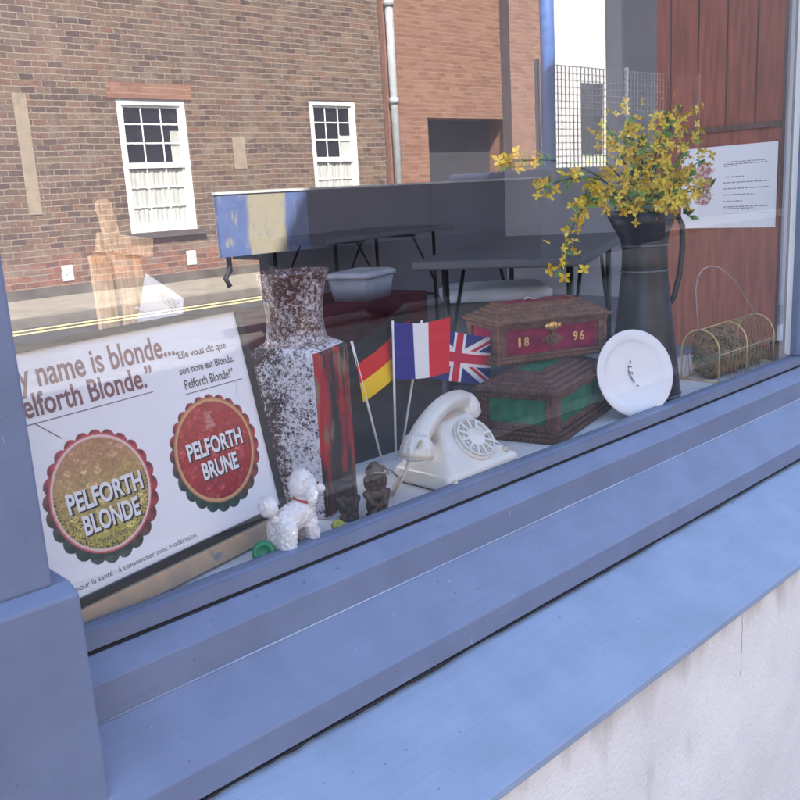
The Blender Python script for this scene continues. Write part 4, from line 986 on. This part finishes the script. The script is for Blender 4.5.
# ------------------------------------------------------------------ tall black jug
jug = thing('black_jug', 'tall tapering black metal jug holding the yellow flowers', 'jug', (1.82, .145, 0), 0)
M_jug = mat('worn_black_metal', (.020, .021, .025), .38, metal=.35, var=.5, scale=14, bump=.1, bscale=30)
sd = Vector((-.80, .60, 0)).normalized(); sq = Vector((-sd.y, sd.x, 0))
def ring(r, z, sp=0, tilt=0, n=40, c=(1.82, .145)):
    out = []
    for i in range(n):
        t = 2*PI*i/n; a = math.cos(t); b = math.sin(t)
        rad = r+sp*max(0, a)**3
        p = Vector((c[0], c[1], z+tilt*a))+sd*(a*rad)+sq*(b*r); out.append(p)
    return out
J = MB(); J.rings([ring(.080, 0), ring(.083, .003), ring(.082, .012), ring(.079, .05), ring(.066, .16), ring(.0525, .285), ring(.0515, .297), ring(.050, .345), ring(.0505, .354), ring(.054, .372, .004), ring(.061, .400, .014), ring(.064, .424, .028, .008),
                   ring(.062, .425, .028, .008), ring(.058, .400, .012), ring(.048, .36), ring(.045, .30), ring(.045, .25)], cap0=True, cap1=True)
jb = obj('body', J, M_jug, jug)
for z, r in ((.296, .0525), (.353, .0515), (.010, .083)):
    obj('band', MB().tube(ring(r, z, n=40)+[ring(r, z, n=40)[0]], .0022, 8, caps=False), mat('grey_worn_metal', (.16, .16, .18), .35, metal=.6), jug)
hd = -sd
hb = Vector((1.82, .145, 0))
hv = Vector((.78, -.62, 0)).normalized()
hp = [(.058, .405), (.078, .412), (.088, .39), (.089, .34), (.083, .28), (.070, .23), (.060, .215)]
obj('handle', MB().tube([hb+hv*r+Vector((0, 0, z)) for r, z in hp], .0065, 8), M_jug, jug)

# ------------------------------------------------------------------ yellow flowers
M_stem = mat('dark_stem', (.05, .045, .025), .8)
M_petal = mat('yellow_silk_petal', (.58, .34, .014), .7, col2=(.86, .70, .10), scale=34, spec=.2)
M_leafm = mat('green_silk_leaf', (.09, .20, .045), .7, col2=(.22, .36, .10), scale=15, spec=.2)
fl = thing('flower_arrangement', 'yellow artificial blossom sprigs standing in the black jug', 'flowers', (1.82, .145, .30), 0)
mouth = Vector((1.81, .145, .33))
def bez(pts, n):
    P = [Vector(p) for p in pts]; out = []
    for i in range(n+1):
        t = i/n; Q = P[:]
        while len(Q) > 1: Q = [a.lerp(b, t) for a, b in zip(Q, Q[1:])]
        out.append(Q[0])
    return out
def sprig(tip, via, nb, nl, s0=.35, spread=.016, seed=0):
    random.seed(seed)
    pts = bez([mouth, mouth+Vector((random.uniform(-.01, .01), random.uniform(-.01, .01), .09)), *via, tip], 14)
    st = obj('sprig', MB().tube(pts, [.0022-.0012*i/14 for i in range(15)], 6), M_stem, fl)
    pm, lm = MB(), MB(); pm.smooth = False
    def at(t):
        f = t*14; i = min(13, int(f)); return pts[i].lerp(pts[i+1], f-i)
    for k in range(int(nb*1.0)):
        t = s0+(1-s0)*random.random()**.85; c = at(t)+Vector([random.gauss(0, spread*1.2) for _ in range(3)])
        ax = Vector([random.gauss(0, 1) for _ in range(3)])+Vector((-.5, -.7, .2)); ax.normalize()
        e1 = ax.orthogonal().normalized(); e2 = ax.cross(e1); r = random.uniform(.009, .0150); a0 = random.random()*6
        for q in range(4):
            a = a0+q*PI/2; d = e1*math.cos(a)+e2*math.sin(a); sd_ = ax.cross(d); w = r*.34
            m = c+d*r*.55+ax*r*.30; tp = c+d*r*1.1+ax*r*(.25+random.uniform(-.2, .3))
            pm.add([c, m-sd_*w, tp, m+sd_*w], [(0, 1, 2, 3)])
            pm.add([c-ax*.0008, m-sd_*w*.9-ax*.0012, tp-ax*.0006, m+sd_*w*.9-ax*.0012], [(3, 2, 1, 0)])
    for k in range(int(nl*3.4)):
        t = s0*.8+(1.02-s0*.8)*random.random(); t = min(t, 1); c = at(t)
        d = Vector([random.gauss(0, 1) for _ in range(3)]).normalized(); sd_ = d.orthogonal().normalized(); r = random.uniform(.015, .030); w = r*.30; n = d.cross(sd_)
        lm.add([c, c+d*r*.5-sd_*w+n*.002, c+d*r, c+d*r*.5+sd_*w+n*.002, c+d*r*.5-n*.002], [(0, 1, 4), (1, 2, 4), (2, 3, 4), (3, 0, 4)])
    obj('blossom', pm, M_petal, st); obj('leaf', lm, M_leafm, st)
V = Vector
S = [(V((1.405, .07, .340)), [V((1.66, .12, .52)), V((1.47, .09, .50))], 46, 12, .50, .012),
     (V((1.388, .12, .488)), [V((1.68, .13, .56)), V((1.50, .12, .51))], 16, 6, .72, .010),
     (V((1.290, .13, .535)), [V((1.66, .14, .56)), V((1.42, .13, .56))], 12, 6, .80, .008),
     (V((1.53, .11, .475)), [V((1.70, .12, .50))], 30, 7, .45, .015),
     (V((1.640, .12, .600)), [V((1.74, .13, .52))], 34, 9, .55, .018),
     (V((1.600, .13, .545)), [V((1.72, .13, .53))], 14, 6, .6, .012),
     (V((1.720, .13, .615)), [V((1.78, .14, .55))], 34, 9, .5, .018),
     (V((1.800, .14, .600)), [V((1.80, .14, .52))], 26, 8, .55, .018),
     (V((1.920, .14, .640)), [V((1.84, .14, .56))], 34, 10, .55, .018),
     (V((1.990, .15, .655)), [V((1.88, .15, .58))], 30, 8, .6, .016),
     (V((2.070, .15, .600)), [V((1.93, .15, .53))], 34, 10, .5, .018),
     (V((2.060, .13, .535)), [V((1.93, .14, .51))], 14, 8, .5, .016),
     (V((2.095, .13, .470)), [V((1.93, .13, .47))], 18, 8, .5, .010),
     (V((1.935, .10, .408)), [V((1.90, .11, .50))], 16, 8, .5, .014),
     (V((1.770, .08, .455)), [V((1.79, .10, .48))], 34, 8, .4, .017),
     (V((1.680, .09, .462)), [V((1.74, .11, .50))], 30, 8, .4, .017),
     (V((1.860, .08, .455)), [V((1.85, .10, .50))], 34, 8, .4, .017),
     (V((1.920, .10, .495)), [V((1.88, .12, .50))], 26, 7, .4, .017),
     (V((1.740, .12, .52)), [V((1.78, .13, .48))], 20, 8, .45, .018)]
for i, (tip, via, nb, nl, s0, sp_) in enumerate(S): sprig(tip, via, nb, nl, s0, sp_, 20+i)

# ------------------------------------------------------------------ wire basket of dried moss
bk = thing('wire_basket', 'arched brass wire basket with a thin loop handle near the wooden partition', 'basket', (2.03, .115, 0), 0)
M_bw = mat('brass_wire', (.66, .48, .20), .4, metal=.6)
def arch(x, n=20, hw_=.05, s=0.0):
    out = [(x, -hw_, .001)]
    for i in range(n+1):
        t = PI-PI*i/n; out.append((x+s*0, hw_*math.cos(t), .075+.055*math.sin(t)))
    out.append((x, hw_, .001)); return out
for x in (0, .145, .30): obj('hoop', MB().tube(arch(x), .0021, 8), M_bw, bk, False)
mb = MB()
for y in (-.05, .05): mb.tube([(0, y, .003), (.30, y, .003)], .0017, 6)
for x in (0, .30): mb.tube([(x, -.05, .003), (x, .05, .003)], .0017, 6)
mb.tube([(0, 0, .130), (.14, 0, .132), (.30, 0, .130)], .0017, 6); mb.tube([(0, -.05, .07), (.30, -.05, .07)], .0012, 6)
obj('base_frame', mb, M_bw, bk, False)
mb = MB(); random.seed(5)
AR = arch(0, 20)
def onarch(u):                                       # u along the arch 0..1
    f = u*(len(AR)-1); i = min(len(AR)-2, int(f)); return Vector(AR[i]).lerp(Vector(AR[i+1]), f-i)
for k in range(26):                                  # crossing fine wires over the arch
    for sgn in (1, -1):
        x0 = -.10+k*.020; P_ = []
        for i in range(15):
            u = i/14; x = x0+sgn*(u-.5)*.16
            if 0 <= x <= .30: p = onarch(u); p.x = x; P_.append(p+Vector((random.gauss(0, .0012), random.gauss(0, .0008), random.gauss(0, .0008))))
        if len(P_) > 2: mb.tube(P_, .0007, 4, caps=False)
obj('netting', mb, mat('fine_brass_wire', (.34, .25, .13), .5, metal=.4), bk, False)
obj('handle', MB().tube([(-.018, -.005, .128), (-.030, -.005, .18), (-.038, -.005, .23), (-.030, -.005, .262), (-.006, -.005, .279), (.03, -.005, .283), (.07, -.005, .277), (.12, -.005, .255), (.17, -.005, .228), (.22, -.005, .185), (.265, -.005, .150), (.28, -.005, .128)], .0016, 6), mat('thin_pale_wire', (.45, .40, .36), .5, metal=.3), bk, False)
obj('wire_twist', MB().tube([(.175+.008*math.cos(t)*(1+t*.02), -.012, .126-.0007*t+.008*math.sin(t)) for t in [i*.5 for i in range(30)]], .0009, 5), M_bw, bk, False)
me = blob([((.06, 0, .040), (.058, .043, .040)), ((.13, -.004, .038), (.06, .043, .038)), ((.20, 0, .032), (.06, .042, .032)), ((.25, 0, .024), (.045, .040, .024)), ((.05, .005, .07), (.045, .034, .034)), ((.12, .005, .07), (.04, .030, .028))], .004, 1)
for v in me.vertices: v.co.z *= 1.18
displace(me, lambda c: .004*noise.noise(c*90)+.003*noise.noise(c*220))
M_moss = mat('dried_moss', (.07, .10, .045), .95, col2=(.34, .18, .09), scale=26, bump=1, bscale=160)
moss = link('moss', me, M_moss); moss.location = (2.03, .115, .0005)
tag(moss, 'dried green and brown moss filling the wire basket', 'moss')
mb = MB(); random.seed(9)
cols = 4
ptm = [mat('dried_petal_rust', (.22, .06, .03), .8), mat('dried_petal_straw', (.34, .24, .11), .8), mat('dried_petal_green', (.09, .13, .05), .8), mat('dried_petal_dark', (.03, .025, .02), .8)]
vs = [v.co.copy() for v in me.vertices]; ns = [v.normal.copy() for v in me.vertices]
for k in range(900):
    i = random.randrange(len(vs)); c = vs[i]+ns[i]*random.uniform(.0, .004)
    d = Vector([random.gauss(0, 1) for _ in range(3)]).normalized(); sd_ = d.orthogonal().normalized(); r = random.uniform(.004, .011); w = r*random.uniform(.15, .35)
    mb.mi = random.choice((0, 1, 1, 2, 2, 3)) if c.z < .06 else random.choice((0, 0, 1, 3, 3))
    c = c+Vector((2.03, .115, .001)); c.z = max(c.z, .003)
    mb.add([c-d*r, c-sd_*w, c+d*r, c+sd_*w, c+ns[i]*.002], [(0, 1, 4), (1, 2, 4), (2, 3, 4), (3, 0, 4)])
tag(obj('dried_petals', mb, ptm), 'loose dried petals scattered over the moss in the wire basket', 'petals', kind='stuff')
me = blob([((0, 0, .018), (.03, .024, .018)), ((.02, .008, .026), (.02, .018, .016))], .004, 1); displace(me, lambda c: .006*noise.noise(c*70))
o = link('tissue', me, mat('pale_tissue', (.55, .53, .55), .9)); o.location = (2.372, .20, 0); tag(o, 'crumpled pale tissue on the display floor right of the basket', 'tissue')

# ------------------------------------------------------------------ notice on the wooden partition
nt_ = thing('paper_notice', 'white printed notice with a red ornament on the wooden partition', 'notice', (2.4645, .414, .349), 0)
rg = np.random.default_rng(2)
def notice_col(U, V):
    c = np.empty(U.shape+(3,)); c[:] = (.88, .87, .90)
    x = U; y = V; cx, cy = .235, .56
    wv = np.interp(y, [.28, .33, .42, .48, .58, .66, .72, .78, .86], [.03, .10, .11, .085, .115, .10, .13, .06, .015])
    nn = vnoise(U+1, V+1, 60, 8); m = (np.abs(x-cx)*1.15 < wv*(.8+.5*nn)) & (y > .28) & (y < .86)
    lace = vnoise(U+3, V+2, 46, 12); d = np.where(lace > .45, 1, .35)[..., None]
    c = np.where(m[..., None], np.array(srgb(178, 122, 110))*d+np.array((.78, .72, .70))*(1-d), c)
    for y0, a, b in [(.80, .50, .88), (.775, .46, .90), (.75, .46, .60), (.62, .48, .68), (.55, .46, .92), (.475, .46, .92), (.40, .46, .78), (.325, .46, .66), (.255, .46, .92), (.23, .46, .78)]:
        u = a
        while u < b:
            L_ = rg.uniform(.015, .05); q = (U > u) & (U < min(u+L_, b)) & (np.abs(V-y0) < .0065); c[q] = np.array((.30, .29, .31)); u += L_+.009
    q = (np.abs(V-.17) < .0025) & (U > .46) & (U < .94); c[q] = (.5, .5, .52)
    return c
colour_grid('printed_sheet', 300, 230, lambda U, V: (0*U, -.282*U, .003*U+V*.225), notice_col, M_attr, nt_, False, smooth=False)
obj('backing_sheet', MB().add([], []) or MB().box(.0006, .0014, -.282, 0, .0, .225), M_paper, nt_, False)

# ------------------------------------------------------------------ light, sky, camera
EL, AZ = math.radians(48), math.radians(30)
to_sun = Vector((-math.sin(AZ)*math.cos(EL), math.cos(AZ)*math.cos(EL), math.sin(EL)))
sun = bpy.data.lights.new('sun', 'SUN'); sun.energy = 5.0; sun.angle = math.radians(.5); sun.color = (1, .95, .87)
so = bpy.data.objects.new('sun', sun); COL.objects.link(so); so.rotation_euler = to_sun.to_track_quat('Z', 'Y').to_euler(); so.location = (-5, 8, 14)
w = bpy.data.worlds.new('World'); scene.world = w; w.use_nodes = True; nt = w.node_tree
sky = nt.nodes.new('ShaderNodeTexSky'); sky.sky_type = 'NISHITA'; sky.sun_disc = False; sky.sun_elevation = EL; sky.sun_rotation = -AZ; sky.dust_density = 2.5; sky.ozone_density = 1.2
nt.links.new(sky.outputs[0], nt.nodes['Background'].inputs[0]); nt.nodes['Background'].inputs[1].default_value = .13
cam = bpy.data.cameras.new('camera'); co = bpy.data.objects.new('camera', cam); COL.objects.link(co); scene.camera = co
yaw, pit, rol, f, dd = 0.7533165, 0.22770465, -0.05790586, 894.42624, 0.9563389
fwd = Vector((math.sin(yaw)*math.cos(pit), math.cos(yaw)*math.cos(pit), -math.sin(pit))); r0 = Vector((math.cos(yaw), -math.sin(yaw), 0)); u0 = r0.cross(fwd)
rr_ = r0*math.cos(rol)+u0*math.sin(rol); uu = -r0*math.sin(rol)+u0*math.cos(rol)
Mc = Matrix((rr_, uu, -fwd)).transposed().to_4x4(); Mc.translation = (0, -dd, .5); co.matrix_world = Mc
cam.sensor_width = 36; cam.lens = 36*f/800; cam.clip_start = .02; cam.clip_end = 1000
scene.view_settings.view_transform = 'Standard'; scene.view_settings.look = 'None'; scene.view_settings.gamma = 1; scene.view_settings.use_curve_mapping = False
scene.view_settings.exposure = 3.0
